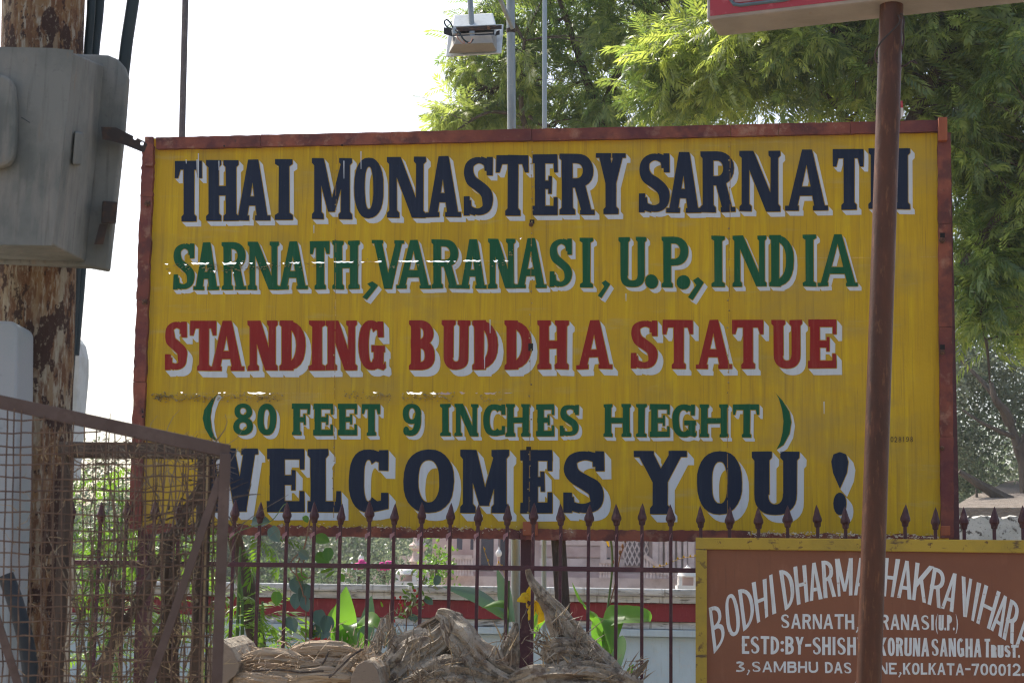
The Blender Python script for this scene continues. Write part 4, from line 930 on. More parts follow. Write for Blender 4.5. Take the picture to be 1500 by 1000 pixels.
# ------------------------------------------------------------------ iron fence with spearheads
FP = Plane(P(660, 830, 7.25), R(-8))
fb = FP.hit(660, 830); fb.z = 0
fence = thing('spearhead_fence', fb, 'maroon iron fence of thin bars with spearhead tips in front of the big sign', 'fence', yaw=R(-8))
BX = [-15, 25, 65, 106, 147, 186, 226, 262, 304, 345, 382, 421, 460, 499, 540, 579, 619, 659, 700, 742, 782, 822, 862, 902, 942, 984, 1027, 1068, 1111, 1153, 1197, 1238, 1282, 1324, 1369, 1413, 1457, 1497, 1540]
head_proto = None
railz = FP.hit(660, 831).z
def ztip(x): return FP.hit(x, 734 + (x - 345) * .008).z
for i, x in enumerate(BX):
    p = FP.hit(x, 760); lean = rnd.uniform(-.012, .012); zt = ztip(x) + rnd.uniform(-.008, .008); c = Vector((p.x, p.y, 0))
    bw = .0138
    mb = MB(); top = c + FP.u * lean * .4 + Vector((0, 0, zt - .085))
    A = [c + FP.u * a * bw / 2 + FP.n * b * bw / 2 for a, b in ((-1, 1), (1, 1), (1, -1), (-1, -1))]
    mb.hexa(A, [q + (top - c) for q in A]); bar = mb.build('bar', M_maroon, fence, bevel=.002)
    # spearhead: squat faceted bulb with collar, drawn to a point
    Mz = Matrix.Rotation(R(-8) + rnd.uniform(-.5, .5), 3, 'Z') @ Matrix.Rotation(rnd.uniform(-.06, .06), 3, 'Y')
    rr = rnd.uniform(.93, 1.07)
    MB().lathe(top - Vector((0, 0, .004)), [(.0095, 0), (.013, .004), (.0135, .012), (.015 * rr, .018), (.0205 * rr, .026), (.0200 * rr, .036), (.014 * rr, .052), (.0085, .072), (.003, .086), (.0006, .092)], 8, Mz).build('spearhead', M_finial, bar)
    # small bent tongue on the bar below the head
    if 300 < x < 1000:
        h = FP.hit(x, 783 + (x - 345) * .004); h = Vector((top.x, top.y, h.z)) + FP.n * .009
        u, n, z = FP.u, FP.n, Vector((0, 0, 1)); s_ = 1 if x < 760 else .3
        MB().add([h + u * .004 + z * .016, h - u * .014 * s_ + n * .012 + z * .004, h - u * .012 * s_ + n * .016 - z * .026, h - u * .002 - z * .004 + n * .002, h + u * .005 * s_ + n * .004 + z * .0], [(0, 1, 3), (1, 2, 3), (0, 3, 4)]).build('bent_tongue', M_pinkfin, bar)
def frail(z, h=.016, d=.012):
    a = FP.o - FP.u * 3.2; b = FP.o + FP.u * 3.6; a = Vector((a.x, a.y, z)); b = Vector((b.x, b.y, z))
    q = [a + FP.n * d, b + FP.n * d, b - FP.n * d, a - FP.n * d]; up = Vector((0, 0, h)); MB().hexa(q, [v + up for v in q]).build('rail', M_maroon, fence, bevel=.002)
frail(railz - .008, .02, .0105); frail(.35, .02, .0105)

# ------------------------------------------------------------------ brown signboard in front of the fence, lower right
BP = Plane(P(1260, 860, 6.7), R(-6))
bb = BP.hit(1260, 860); bb.z = 0
board = thing('brown_signboard', bb, 'terracotta brown signboard in a chipped yellow steel frame with an arched white title', 'sign', yaw=R(-6))
def bbox(name, x0, y0, x1, y1, front, back, m, bev=.003, skew=0):
    q = [BP.hit(x0, y1), BP.hit(x1, y1 + (x1 - x0) * .012), BP.hit(x1, y0 + (x1 - x0) * .008), BP.hit(x0, y0)]
    return MB().hexa([p + BP.n * back for p in q][::1], [p + BP.n * front for p in q]).build(name, m, board, bevel=bev)
XR = 1560
bbox('steel_frame', 1019, 787, XR, 804, .022, -.022, M_boardyel)
bbox('steel_frame', 1019, 804.6, 1035.5, 1120, .021, -.022, M_boardyel)
bbox('steel_frame', XR - 16, 810, XR, 1120, .021, -.022, M_boardyel)
bbox('steel_frame', 1036, 1104, XR - 16.5, 1120, .021, -.022, M_boardyel)
bbox('panel', 1034, 802, XR - 10, 1112, .006, -.004, M_terra, bev=0)
for x in (1030, XR - 8):
    p = BP.hit(x, 1100); p = Vector((p.x, p.y, 0)); t_ = BP.hit(x, 1118).z
    MB().tube([p, p + Vector((0, 0, t_))], .03, 8).build('leg_post', M_boardyel, board)
def Z(x, y): return (1000 + x / 3, 700 + y / 3)
def quad_line(items, s, t, hh=100):
    """items: (char, bottomleft, topleft, bottomright, topright) in photo pixels"""
    polys = []
    for c, bl, tl, br, tr in items:
        w_ = (math.dist(bl, br) + math.dist(tl, tr)) / 2; h_ = (math.dist(bl, tl) + math.dist(br, tr)) / 2
        for p in glyph(c, w_, h_, s, t, 0, 0):
            q = []
            for gx, gy in p:
                u, v = gx / w_, gy / h_
                q.append(wob((bl[0] * (1 - u) + br[0] * u) * (1 - v) + (tl[0] * (1 - u) + tr[0] * u) * v, (bl[1] * (1 - u) + br[1] * u) * (1 - v) + (tl[1] * (1 - u) + tr[1] * u) * v, .7))
            polys.append(('L', q))
    return lay(polys, lambda q: 'L')
arch = [('B', (137, 770), (115, 568), (190, 705), (165, 550)), ('O', (199, 706), (180, 520), (260, 676), (234, 498)), ('D', (266, 672), (242, 490), (320, 632), (303, 477)), ('H', (328, 636), (303, 458), (376, 606), (368, 440)), ('I', (390, 600), (376, 428), (416, 590), (398, 420)),
    ('D', (449, 580), (423, 405), (496, 556), (480, 398)), ('H', (503, 558), (485, 390), (553, 541), (541, 380)), ('A', (558, 540), (550, 375), (616, 530), (600, 366)), ('R', (620, 527), (608, 363), (674, 520), (657, 357)), ('M', (682, 520), (668, 353), (745, 514), (748, 350)), ('A', (752, 514), (756, 350), (808, 514), (812, 350)),
    ('C', (816, 514), (820, 350), (868, 516), (874, 350)), ('H', (880, 517), (884, 350), (926, 522), (956, 356)), ('A', (940, 524), (958, 358), (1004, 533), (1012, 368)), ('K', (1006, 533), (1022, 370), (1068, 548), (1102, 388)), ('R', (1075, 552), (1100, 390), (1132, 572), (1160, 406)), ('A', (1134, 570), (1168, 412), (1188, 588), (1222, 422)),
    ('V', (1216, 604), (1224, 428), (1262, 612), (1272, 442)), ('I', (1262, 620), (1285, 452), (1284, 630), (1318, 464)), ('H', (1290, 634), (1325, 466), (1350, 664), (1396, 500)), ('A', (1352, 664), (1394, 502), (1400, 700), (1440, 532)), ('R', (1404, 702), (1438, 530), (1452, 732), (1484, 552)), ('A', (1460, 735), (1494, 556), (1530, 790), (1546, 600))]
vs, cl = quad_line([(c, Z(*a), Z(*b), Z(*d), Z(*e)) for c, a, b, d, e in arch], 5.6, 5.2)
put_letters(vs, cl, BP, .0072, {'L': M_bwhite}, board, {'L': 'lettering'}, {'L': 'arched white title BODHI DHARMACHAKRA VIHARA'})
WID = {'I': .45, 'M': 1.3, 'W': 1.35, ',': .4, '.': .35, ':': .4, '-': .7, '(': .45, ')': .45, 'A': 1.08, '1': .6, ' ': .55, 'L': .85, 'E': .88, 'J': .8}
def auto(text, segs, y0, y1, y0r, y1r, s, t, small=()):
    """segs: (word, x0, x1) in zoom pixels"""
    it = []
    xa, xb = segs[0][1], segs[-1][2]
    for word, x0, x1 in segs:
        tot = sum(WID.get(c, 1) for c in word) + .16 * (len(word) - 1); k = (x1 - x0) / tot; x = x0
        for ci, c in enumerate(word):
            w_ = WID.get(c, 1) * k; f = (x - xa) / (xb - xa); ya, yb = y0 + (y0r - y0) * f, y1 + (y1r - y1) * f
            if word in small and ci: ya = yb - (yb - ya) * .68
            if c == ',': it.append((c, Z(x, yb + 14), Z(x, yb - 12), Z(x + w_, yb + 14), Z(x + w_, yb - 12)))
            elif c == '.': it.append((c, Z(x, yb), Z(x, yb - 13), Z(x + w_, yb), Z(x + w_, yb - 13)))
            elif c in '()': it.append((c, Z(x, yb + 18), Z(x, ya - 8), Z(x + w_, yb + 18), Z(x + w_, ya - 8)))
            else: it.append((c, Z(x, yb), Z(x, ya), Z(x + w_, yb), Z(x + w_, ya)))
            x += w_ + .16 * k
    vs, cl = quad_line(it, s, t)
    put_letters(vs, cl, BP, .0072, {'L': M_bwhite}, board, {'L': 'lettering'}, {'L': 'white line reading ' + text})
auto('SARNATH, VARANASI (U.P.)', [('SARNATH,', 430, 775), ('VARANASI', 782, 1105), ('(U.P.)', 1110, 1208)], 595, 660, 600, 668, 3.7, 3.6)
auto('ESTD:BY-SHISHYA KORUNA SANGHA TRUST.', [('ESTD:BY-SHISHYA', 260, 850), ('KORUNA', 862, 1082), ('SANGHA', 1092, 1312), ('TRUST.', 1325, 1480)], 692, 770, 706, 788, 4.2, 4.0, small=('TRUST.',))
auto('3,SAMBHU DAS LANE,KOLKATA-700012.', [('3,SAMBHU', 233, 594), ('DAS', 624, 742), ('LANE,', 770, 962), ('KOLKATA-700012.', 968, 1500)], 802, 850, 815, 868, 3.2, 3.1)
auto('(UNDER CONSTRUCTION) partly cut off by the frame', [('(', 742, 762)], 895, 960, 895, 960, 3.4, 3.2)

# ------------------------------------------------------------------ brown pipe pole and the boxed red sign it carries
def pipe(name, pts, r, m, label, cat, n=20, **k):
    mb = MB().tube(pts, r, n); o = mb.build(name, m, smooth=True); return tag(o, label, cat, **k)
YP = 5.0
tp, bt = P(1306, 8, YP), P(1272, 1000, YP); d = (bt - tp); bt = tp + d * (tp.z / -d.z)
bt.z = -.05
pipe('pipe_post', [tp + (bt - tp) * t for t in (0, .3, .6, 1)], .0355, M_brownpipe, 'thick brown painted steel pipe crossing in front of the yellow sign', 'post')
z0 = P(1035, 30, YP).z
c0 = PZ(1035, 30, z0); c1 = PZ(1300, -.5, z0); dr_ = (c1 - c0).normalized(); fr = dr_.cross(Vector((0, 0, 1))).normalized()
if fr.y > 0: fr = -fr
z0 = tp.z; c0 = PZ(1035, 30, z0); c1 = PZ(1300, -.5, z0); dr_ = (c1 - c0).normalized()
dp = (PZ(1050, 55, z0) - c0); back = -fr * abs(dp.dot(fr)); L_ = 2.2; Hh = .8; side = dr_ * dp.dot(dr_)
rs_ = thing('boxed_sign', c0 + dr_ * L_ / 2 + back * .5, 'red faced box sign with a cream underside on top of the brown pipe', 'sign')
A = [c0, c0 + dr_ * L_, c0 + dr_ * L_ + back, c0 + back + side * .6]; up = Vector((0, 0, Hh))
MB().hexa(A, [q + up for q in A]).build('box_body', M_signside, rs_, bevel=.01)
def fq(u0, z_0, u1, z_1, off, name, m, th=.003, bev=0):
    q = [c0 + dr_ * u0 + Vector((0, 0, z_0)), c0 + dr_ * u1 + Vector((0, 0, z_0)), c0 + dr_ * u1 + Vector((0, 0, z_1)), c0 + dr_ * u0 + Vector((0, 0, z_1))]; q = [v + fr * off for v in q]
    return MB().hexa(q, [v + fr * th for v in q]).build(name, m, rs_, bevel=bev)
fq(.012, .012, L_ - .01, Hh - .012, .0, 'red_face', M_signred, .002)
ln = [c0 + dr_ * u_ + Vector((0, 0, z_)) + fr * .003 for u_, z_ in [(.078, .4), (.080, .055), (.09, .040), (.11, .035), (.25, .035), (.28, .040), (.29, .055), (.29, .4)]]
MB().tube(ln, .006, 6).build('raised_outline', M_teal, rs_)
fq(.092, .045, .28, .4, .0025, 'raised_panel', mat('faded_pink_grey_panel', (.34, .20, .21), rough=.6), .002)
for k, (px, py) in enumerate([(1300, 24), (1316, 20), (1304, 10), (1322, 22)]):
    pass
wl = [P(1316, 22, YP - .045), P(1318, 32, YP - .05), P(1308, 44, YP - .05), P(1292, 60, YP - .05), P(1283, 75, YP - .045), P(1282, 86, YP - .04), P(1286, 93, YP - .04)]
pipe('tie_wire', smooth_path(wl, 5), .0028, M_rust, 'thin rusty wire looped round the top of the brown pipe', 'wire', n=5)
wl = [P(1319, 20, YP - .045), P(1324, 28, YP - .045), P(1323, 45, YP - .04), P(1324, 60, YP - .02), P(1321, 75, YP - .01), P(1318, 80, YP)]
pipe('tie_wire', smooth_path(wl, 5), .003, M_rust, 'thin dark wire hanging down the right side of the brown pipe', 'wire', n=5)
wl = [P(1320, 98, YP), P(1328, 95, YP - .01), P(1335, 90, YP - .01), P(1343, 93, YP), P(1338, 88, YP)]
pipe('tie_wire', smooth_path(wl, 4), .003, M_rust, 'short curled wire end sticking out right of the pipe below the red sign', 'wire', n=5)
# little torn flag behind the pipe
pf = thing('torn_pennant', P(1318, 182, 5.5), 'small torn red and white paper pennant caught behind the brown pipe', 'pennant')
a_ = lambda x, y, o=0: P(x, y, 5.45 + o)
MB().prism([a_(1319, 149), a_(1322, 147, .01), a_(1323, 158), a_(1317, 158)], (0, .002, 0)).build('red_piece', M_redpaper, pf)
MB().prism([a_(1317, 158), a_(1323, 158), a_(1324, 168, .01), a_(1316, 181), a_(1315, 172)], (0, .002, 0)).build('white_piece', M_whpaper, pf)
MB().tube([a_(1318, 120), a_(1318, 183)], .003, 4).build('stick', M_rust, pf)

# ------------------------------------------------------------------ lamp pole, rods, floodlight
YL = 8.3
gp = P(748, 0, YL); gb = P(756, 930, YL); d = gb - gp; tpp = gp - d * .25; btm = gp + d * (gp.z / -d.z)
lp = thing('lamp_pole', btm, 'grey galvanised lamp pole rising behind the middle of the sign', 'lamp pole')
MB().tube([btm, tpp], .0215, 16).build('shaft', M_galv, lp, smooth=True)
j = P(751, 42, YL - .03); MB().tube([j, j + (P(733, 0, YL - .12) - j) * 2.6], .0115, 10).build('stay_arm', M_galv, lp, smooth=True)
cc = gp + d * (45 / 930); MB().tube([cc, cc + d.normalized() * .022], .0235, 16).build('weld_collar', M_rust, lp)
gp2, gb2 = P(798, -60, 8.1), P(797, 780, 8.1); d = gb2 - gp2
pipe('thin_rod', [gp2 - d * .15, gp2 + d * (gp2.z / -d.z)], .0115, M_bluegal, 'thin pale blue grey rod right of the lamp pole behind the sign', 'rod', n=8)
gp2, gb2 = P(273, -60, 7.9), P(265, 260, 7.9); d = gb2 - gp2
pipe('thin_rod', [gp2 - d * .5, gp2 + d * (gp2.z / -d.z)], .0155, M_darkpole, 'dark grey rod against the sky behind the left end of the sign', 'rod', n=8)
# floodlight
YF = 7.3; F = lambda x, y, dy=0: P(x, y, YF + dy)
fl_ = thing('floodlight', F(694, 82), 'white floodlight seen from behind hanging by the lamp pole on a thin tube', 'lamp')
MB().tube([F(689, -120), F(688, -10), F(692, 54)], .0125, 10).build('hanging_tube', M_galv, fl_, smooth=True)
MB().hexa([F(652, 83, .0), F(734, 78, .0), F(737, 36, .12), F(657, 40, .12)], [F(654, 84, .03), F(735, 79, .03), F(738, 36, .15), F(658, 40, .15)]).build('front_bezel', M_lampw, fl_, bevel=.004)
MB().hexa([F(657, 79, -.004), F(728, 76, -.004), F(728, 50, .06), F(663, 52, .06)], [F(665, 65, -.09), F(722, 63, -.09), F(720, 52, -.06), F(668, 54, -.06)]).build('reflector_shell', M_lampd, fl_, bevel=.004)
MB().hexa([F(661, 40, -.02), F(727, 37, -.02), F(722, 19, .05), F(664, 22, .05)], [F(661, 46, .1), F(727, 42, .1), F(722, 26, .14), F(664, 29, .14)]).build('gear_housing', M_lampw, fl_, bevel=.006)
MB().hexa([F(663, 62, -.02), F(724, 60, -.02), F(724, 48, .0), F(663, 50, .0)], [F(663, 64, .05), F(724, 62, .05), F(724, 44, .07), F(663, 46, .07)]).build('back_plate', M_fin, fl_)
for i in range(13):
    x = 664 + i * 4.8; MB().hexa([F(x, 64, -.075), F(x + 1.8, 64, -.075), F(x + 1.8, 53, -.05), F(x, 53, -.05)], [F(x, 64, -.02), F(x + 1.8, 64, -.02), F(x + 1.8, 53, -.02), F(x, 53, -.02)]).build('cooling_fin', M_lampd, fl_)
MB().hexa([F(666, 47, -.10), F(735, 43, -.10), F(735, 37, -.10), F(666, 41, -.10)], [F(666, 47, -.09), F(735, 43, -.09), F(735, 37, -.09), F(666, 41, -.09)]).build('bracket_bar', M_rust, fl_)
MB().hexa([F(663, 52, -.088), F(722, 49, -.088), F(722, 47, -.088), F(663, 50, -.088)], [F(663, 52, -.07), F(722, 49, -.07), F(722, 47, -.07), F(663, 50, -.07)]).build('lower_bar', M_lampd, fl_)
MB().lathe(F(716, 41, -.103), [(.009, 0), (.009, .004), (.003, .006), (.001, .008)], 10, Matrix.Rotation(R(90), 3, 'X')).build('bolt', M_bolt, fl_)
MB().hexa([F(650, 50, -.05), F(663, 54, -.05), F(661, 43, -.05), F(650, 40, -.05)], [F(650, 50, -.02), F(663, 54, -.02), F(661, 43, -.02), F(650, 40, -.02)]).build('side_clamp', M_fin, fl_, bevel=.002)
MB().hexa([F(725, 53, -.05), F(732, 51, -.05), F(732, 44, -.05), F(727, 46, -.05)], [F(725, 53, -.02), F(732, 51, -.02), F(732, 44, -.02), F(727, 46, -.02)]).build('side_clamp', M_fin, fl_, bevel=.002)
for pts, m, r in (([F(662, 43, -.1), F(655, 40, -.11), F(651, 33, -.11), F(654, 29, -.11), F(660, 34, -.1), F(664, 42, -.1)], M_cable, .0035), ([F(664, 44, -.1), F(672, 47, -.13), F(679, 58, -.13), F(688, 63, -.12), F(693, 58, -.11)], M_cable, .0038),
                   ([F(667, 48, -.1), F(672, 58, -.12), F(680, 64, -.12), F(676, 52, -.12), F(668, 43, -.11)], M_copper, .0022), ([F(680, 60, -.12), F(688, 63, -.125), F(692, 56, -.11)], M_copper, .0022)):
    MB().tube(smooth_path(pts, 5), r, 6).build('wiring', m, fl_, smooth=True)
MB().hexa([F(664, 50, -.115), F(670, 49, -.115), F(668, 40, -.115), F(663, 41, -.115)], [F(664, 50, -.095), F(670, 49, -.095), F(668, 40, -.095), F(663, 41, -.095)]).build('connector_block', M_bluegal, fl_, bevel=.002)
# nest of straw at the pole foot on the sign top
nb = MB()
for _ in range(60):
    c = P(rnd.gauss(780, 12), rnd.uniform(189, 195), 7.68); nb.tube([c, c + Vector((rnd.uniform(-.05, .05), rnd.uniform(-.02, .02), rnd.uniform(-.01, .02)))], .0015, 3, cap=False)
o = nb.build('dry_straw', M_twig); tag(o, 'tuft of dry straw on the sign top beside the lamp pole', 'straw', kind='stuff')

# ------------------------------------------------------------------ rusty pole, cables and grey enclosures at the left
YR = 4.1
def pole_pts(xs_ys, Y): return [P(x, y, Y) for x, y in xs_ys]
pt = pole_pts([(66, -120), (64, 0), (55, 300), (48, 600), (36, 1000)], YR); d = pt[-1] - pt[-2]; pt.append(pt[-1] + d * (pt[-1].z / -d.z))
mb = MB().tube(smooth_path(pt, 4), [.104 - .0009 * i for i in range(21)], 40); tag(mb.build('rusty_pole', M_rustpole, smooth=True), 'fat steel pole with peeling cream paint and dark rust patches at far left', 'pole')
def cable(pts, r, label, Y=YR):
    pipe('cable', smooth_path([P(x, y, Y + dy) for x, y, dy in pts], 6), r, M_cable, label, 'cable', n=10)
cable([(134, -40, .05), (133, 20, .05), (128, 90, .06), (119, 300, .07), (112, 400, .07), (104, 520, .08), (94, 650, .08)], .011, 'dark cable running down close against the rusty pole')
cable([(148, -40, .1), (144, 20, .1), (137, 90, .1), (128, 250, .1), (118, 400, .09), (108, 520, .09)], .0135, 'second dark cable beside the rusty pole, a little outside the first')
cable([(199, -40, .02), (195, 0, .02), (186, 60, .03), (180, 110, .04), (168, 200, .08), (150, 330, .1)], .0155, 'thick dark cable entering behind the rounded corner of the grey box')
EB = lambda x, y, Y: P(x, y, Y)
eb = thing('electrical_enclosure', P(60, 392, 3.85), 'big grey weathered electrical box with a sloping lid in front of the rusty pole', 'box')
# flange plate with rounded upper corner
YB1, YB0 = 3.96, 3.72
fl_pts = [(-260, 60), (130, 79), (158, 80), (172, 86), (182, 97), (187, 113), (181, 190), (170, 290), (158, 396), (130, 391), (-250, 372)]
q = [EB(x, y, YB1) for x, y in fl_pts]; MB().prism(q, (0, .03, 0)).build('flange', M_box, eb, bevel=.006)
bk = [(-260, 70), (112, 80), (152, 97), (140, 240), (125, 383), (-240, 372)]
fr_ = [(-262, 66), (76, 73), (105, 76), (90, 230), (74, 357), (-240, 352)]
V_ = [EB(x, y, YB1 - .001) for x, y in bk] + [EB(x, y, YB0) for x, y in fr_]
MB().add(V_, [(6, 7, 8, 9, 10, 11)[::-1]] + [(i, (i + 1) % 6, (i + 1) % 6 + 6, i + 6) for i in range(6)]).build('lid', M_box, eb, bevel=.004)
ov = []
for a in range(0, 360, 15):
    x, y = supe(-15, 181, 43, 68, R(a), 4.5); ov.append(EB(x, y, YB0 - .001))
MB().prism(ov, (0, -.028, 0)).build('raised_hatch', M_box, eb, bevel=.008)
MB().hexa([EB(105, 242, 3.80), EB(118, 243, 3.84), EB(122, 194, 3.84), EB(109, 192, 3.80)], [EB(106, 241, 3.775), EB(119, 242, 3.815), EB(123, 195, 3.815), EB(110, 193, 3.775)]).build('handle_lug', M_box, eb, bevel=.004)
MB().hexa([EB(148, 327, 3.95), EB(170, 328, 3.95), EB(173, 296, 3.95), EB(150, 294, 3.95)], [EB(148, 327, 3.925), EB(170, 328, 3.925), EB(173, 296, 3.925), EB(150, 294, 3.925)]).build('hinge', M_rust, eb, bevel=.003)
MB().hexa([EB(138, 358, 3.95), EB(151, 358, 3.95), EB(158, 328, 3.95), EB(146, 328, 3.95)], [EB(138, 358, 3.935), EB(151, 358, 3.935), EB(158, 328, 3.935), EB(146, 328, 3.935)]).build('hinge_strap', M_rust, eb)
MB().tube([EB(31, 172, YB0 - .004), EB(44, 180, YB0 - .004)], .0012, 4).build('wire_loop', M_cable, eb)
# perforated strap towards the sign corner
st = thing('perforated_strap', P(182, 203, 3.94), 'rusty perforated steel strap sticking out of the grey box towards the sign corner', 'strap')
a0, a1, b0, b1 = (148, 187), (150, 204), (214, 207), (209, 223)
pl = [(148, 186), (170, 187), (213, 208), (216, 212), (211, 223), (206, 222), (176, 210), (150, 204)]
hol = [[(198 + 3.0 * math.cos(a * .785), 202 + 3.0 * math.sin(a * .785)) for a in range(8)], [(208 + 2.6 * math.cos(a * .785), 210.5 + 2.6 * math.sin(a * .785)) for a in range(8)]]
vs, cl = lay([('S', pl)] + [('H', h) for h in hol], lambda q: None if 'H' in q else 'S')
mb = MB(); n_ = len(vs); mb.v = [EB(x, y, 3.92) for x, y in vs] + [EB(x, y, 3.932) for x, y in vs]
for t in cl['S']: mb.f += [tuple(t), tuple(i + n_ for i in t)[::-1]]
cnt = {}
for t in cl['S']:
    for i in range(len(t)):
        k = (t[i], t[(i + 1) % len(t)]); cnt[k] = 1
for (a, b) in cnt:
    if (b, a) not in cnt: mb.f.append((a, b, b + n_, a + n_))
mb.build('strap_plate', M_rust, st)
# second pale cabinet at the very left, pale rounded box behind the pole
cb = thing('pale_cabinet', Vector((P(-40, 900, 3.9).x, 3.9, 0)), 'pale grey steel cabinet cut off by the left border below the big box', 'cabinet')
q = [(-260, 462), (18, 470), (25, 478), (24, 640), (16, 860), (10, 1100), (-260, 1100)]
MB().prism([P(x, y, 3.86) for x, y in q], (0, .14, 0)).build('cabinet_body', M_box2, cb, bevel=.006)
a = P(-120, 1098, 3.93); MB().tube([Vector((a.x, a.y, 0)), a], .04, 8).build('foot_post', M_box2, cb)
bx = thing('rounded_panel', Vector((P(100, 560, 4.35).x, 4.35, 0)), 'pale rounded panel edge showing behind the right side of the rusty pole', 'panel')
q = [(60, 486), (98, 487), (107, 491), (113, 500), (117, 520), (117, 545), (112, 600), (104, 700), (60, 700)]
MB().prism([P(x, y, 4.35) for x, y in q], (0, .1, 0)).build('panel_body', M_lampw, bx, bevel=.005)
a = P(80, 695, 4.4); MB().tube([Vector((a.x, a.y, 0)), a], .03, 8).build('panel_post', M_galv, bx)
# ------------------------------------------------------------------ wire mesh gate at the lower left
YG = 3.3; G = lambda x, y, dy=0: P(x, y, YG + dy)
gr = G(160, 900); gr.z = 0
gate = thing('mesh_gate', gr, 'brown angle iron frame filled with bent rusty wire mesh at lower left', 'gate')
def bar(pa, pb, w_, d_, name, m, par, n=(0, -1, 0), ang=True):
    """a flat bar from pa to pb, w_ wide across, d_ deep; angle iron gets a second flange"""
    pa, pb = Vector(pa), Vector(pb); t = (pb - pa).normalized(); n = Vector(n); s_ = t.cross(n).normalized()
    mb = MB(); q = [pa - s_ * w_ / 2 , pa + s_ * w_ / 2, pa + s_ * w_ / 2 - n * d_, pa - s_ * w_ / 2 - n * d_]; mb.hexa(q, [v + (pb - pa) for v in q])
    if ang:
        q = [pa + s_ * w_ / 2 - n * (d_ + .0005), pa + s_ * (w_ / 2 - d_) - n * (d_ + .0005), pa + s_ * (w_ / 2 - d_) - n * w_, pa + s_ * w_ / 2 - n * w_]; mb.hexa(q, [v + (pb - pa) for v in q])
    return mb.build(name, m, par, bevel=.0012)
bar(G(-60, 575), G(336, 661), .026, .004, 'top_rail', M_gatebrown, gate)
gt = lambda x: 587 + (x - 0) * (669 - 597) / 318.
pb_ = G(317, 1010); dd = pb_ - G(330, 663); bar(G(330, 664, -.006), G(330, 664, -.006) + dd * (G(330, 664).z / -dd.z), .021, .004, 'side_post', M_gatebrown, gate)
bar(G(322, 700, -.004), G(216, 1010, -.004), .016, .004, 'diagonal_brace', M_gatebrown, gate)
bar(G(-20, 860, -.004), G(32, 1020, -.004), .016, .004, 'diagonal_brace', M_gatebrown, gate)
for x in (304, 309, 299): bar(G(x, gt(x) + 12, .012 + (x % 3) * .004), G(x - 9, 1030, .012 + (x % 3) * .004), .004, .003, 'rusty_flat', M_rust if x != 304 else M_straw, gate, ang=False)
x = -14
wires = []
while x < 322:
    x += rnd.choice((13, 15.5, 16, 17, 11))
    if x > 322: break
    a = rnd.uniform(-1.5, 1.5); pts = []
    for i in range(15):
        y = gt(x) + 6 + (1030 - gt(x)) * i / 14; pts.append(G(x - 8 * i / 14 + rnd.gauss(0, .7) + a * math.sin(i * .5), y, rnd.uniform(-.003, .003)))
    MB().tube(pts, .00155, 5, cap=False).build('wire', M_wire, gate, smooth=True)
y = 596
while y < 1025:
    y += rnd.choice((17, 20, 22, 23)) if y > 720 else rnd.choice((13, 17, 19)); pts = []
    b = rnd.uniform(-3, 3)
    for i in range(22):
        xx = -14 + (326 + 14) * i / 21
        yy = y + rnd.gauss(0, .8) + b * math.sin(i * .31 + y) + (i / 21) * rnd.uniform(-1, 1)
        if yy < gt(xx) + 8: continue
        pts.append(G(min(xx, 322), yy, rnd.uniform(-.002, .004)))
    if len(pts) > 2: MB().tube(pts, .0016, 5, cap=False).build('wire', M_wire, gate, smooth=True)
# second, crumpled layer of mesh folded behind the right part
x = 40
while x < 316:
    x += rnd.uniform(11, 22); sl_ = rnd.uniform(-.05, .08); pts = [G(x + sl_ * (1000 - y_) + rnd.gauss(0, 1.6), y_, .05 + .01 * math.sin(y_ * .02)) for y_ in range(int(gt(x)) + 30, 1030, 26)]
    MB().tube(pts, .0013, 4, cap=False).build('wire', M_wire, gate, smooth=True)
y = 690
while y < 1010:
    y += rnd.uniform(16, 30); pts = [G(xx, y + rnd.gauss(0, 1.5) + 6 * math.sin(xx * .013 + y), .052) for xx in range(60, 322, 14)]
    MB().tube(pts, .0013, 4, cap=False).build('wire', M_wire, gate, smooth=True)
# brushwood caught behind the mesh
bw_ = thing('brushwood', Vector((G(210, 900).x, 3.55, 0)), 'tangle of dead twigs and straw caught behind the wire mesh', 'brushwood')
m1, m2, m3 = MB(), MB(), MB()
def twig(mb, x0, y0, ang, L_, r, Y, bend=.3, seg=5):
    pts = []; x, y_ = x0, y0
    for i in range(seg + 1):
        pts.append(P(x, y_, Y + rnd.uniform(-.01, .01))); x += math.cos(ang) * L_ / seg; y_ += math.sin(ang) * L_ / seg; ang += rnd.gauss(0, bend)
    mb.tube(pts, [r * (1 - .7 * i / seg) for i in range(seg + 1)], 4, cap=False)
for _ in range(60): # steep twigs rising from below
    x0 = rnd.uniform(95, 318); twig(m1, x0, rnd.uniform(820, 1040), rnd.gauss(-1.45, .3), rnd.uniform(60, 240), rnd.uniform(.0012, .0035), 3.45 + rnd.uniform(0, .35), .12)
for _ in range(90):
    x0 = rnd.uniform(90, 310); twig(m1, x0, rnd.uniform(642, 700), rnd.gauss(.1, .6), rnd.uniform(15, 80), rnd.uniform(.0008, .002), 3.42 + rnd.uniform(0, .2), .35)
for _ in range(150):
    f = rnd.random(); x0 = 130 + 190 * f + rnd.gauss(0, 26); y0 = 930 - 240 * f + rnd.gauss(0, 32); twig(m2, x0, y0, rnd.gauss(-.9, .7), rnd.uniform(10, 55), rnd.uniform(.001, .0028), 3.36 + rnd.uniform(0, .2), .3)
for _ in range(150): twig(m3, rnd.uniform(20, 320), rnd.uniform(640, 1010), rnd.uniform(0, 6.28), rnd.uniform(8, 40), rnd.uniform(.0006, .0013), 3.31 + rnd.uniform(0, .1), .6)
for _ in range(120): twig(m3, rnd.uniform(90, 318), rnd.uniform(930, 1030), rnd.gauss(-1.5, .7), rnd.uniform(15, 60), rnd.uniform(.0008, .002), 3.4 + rnd.uniform(0, .2), .3)
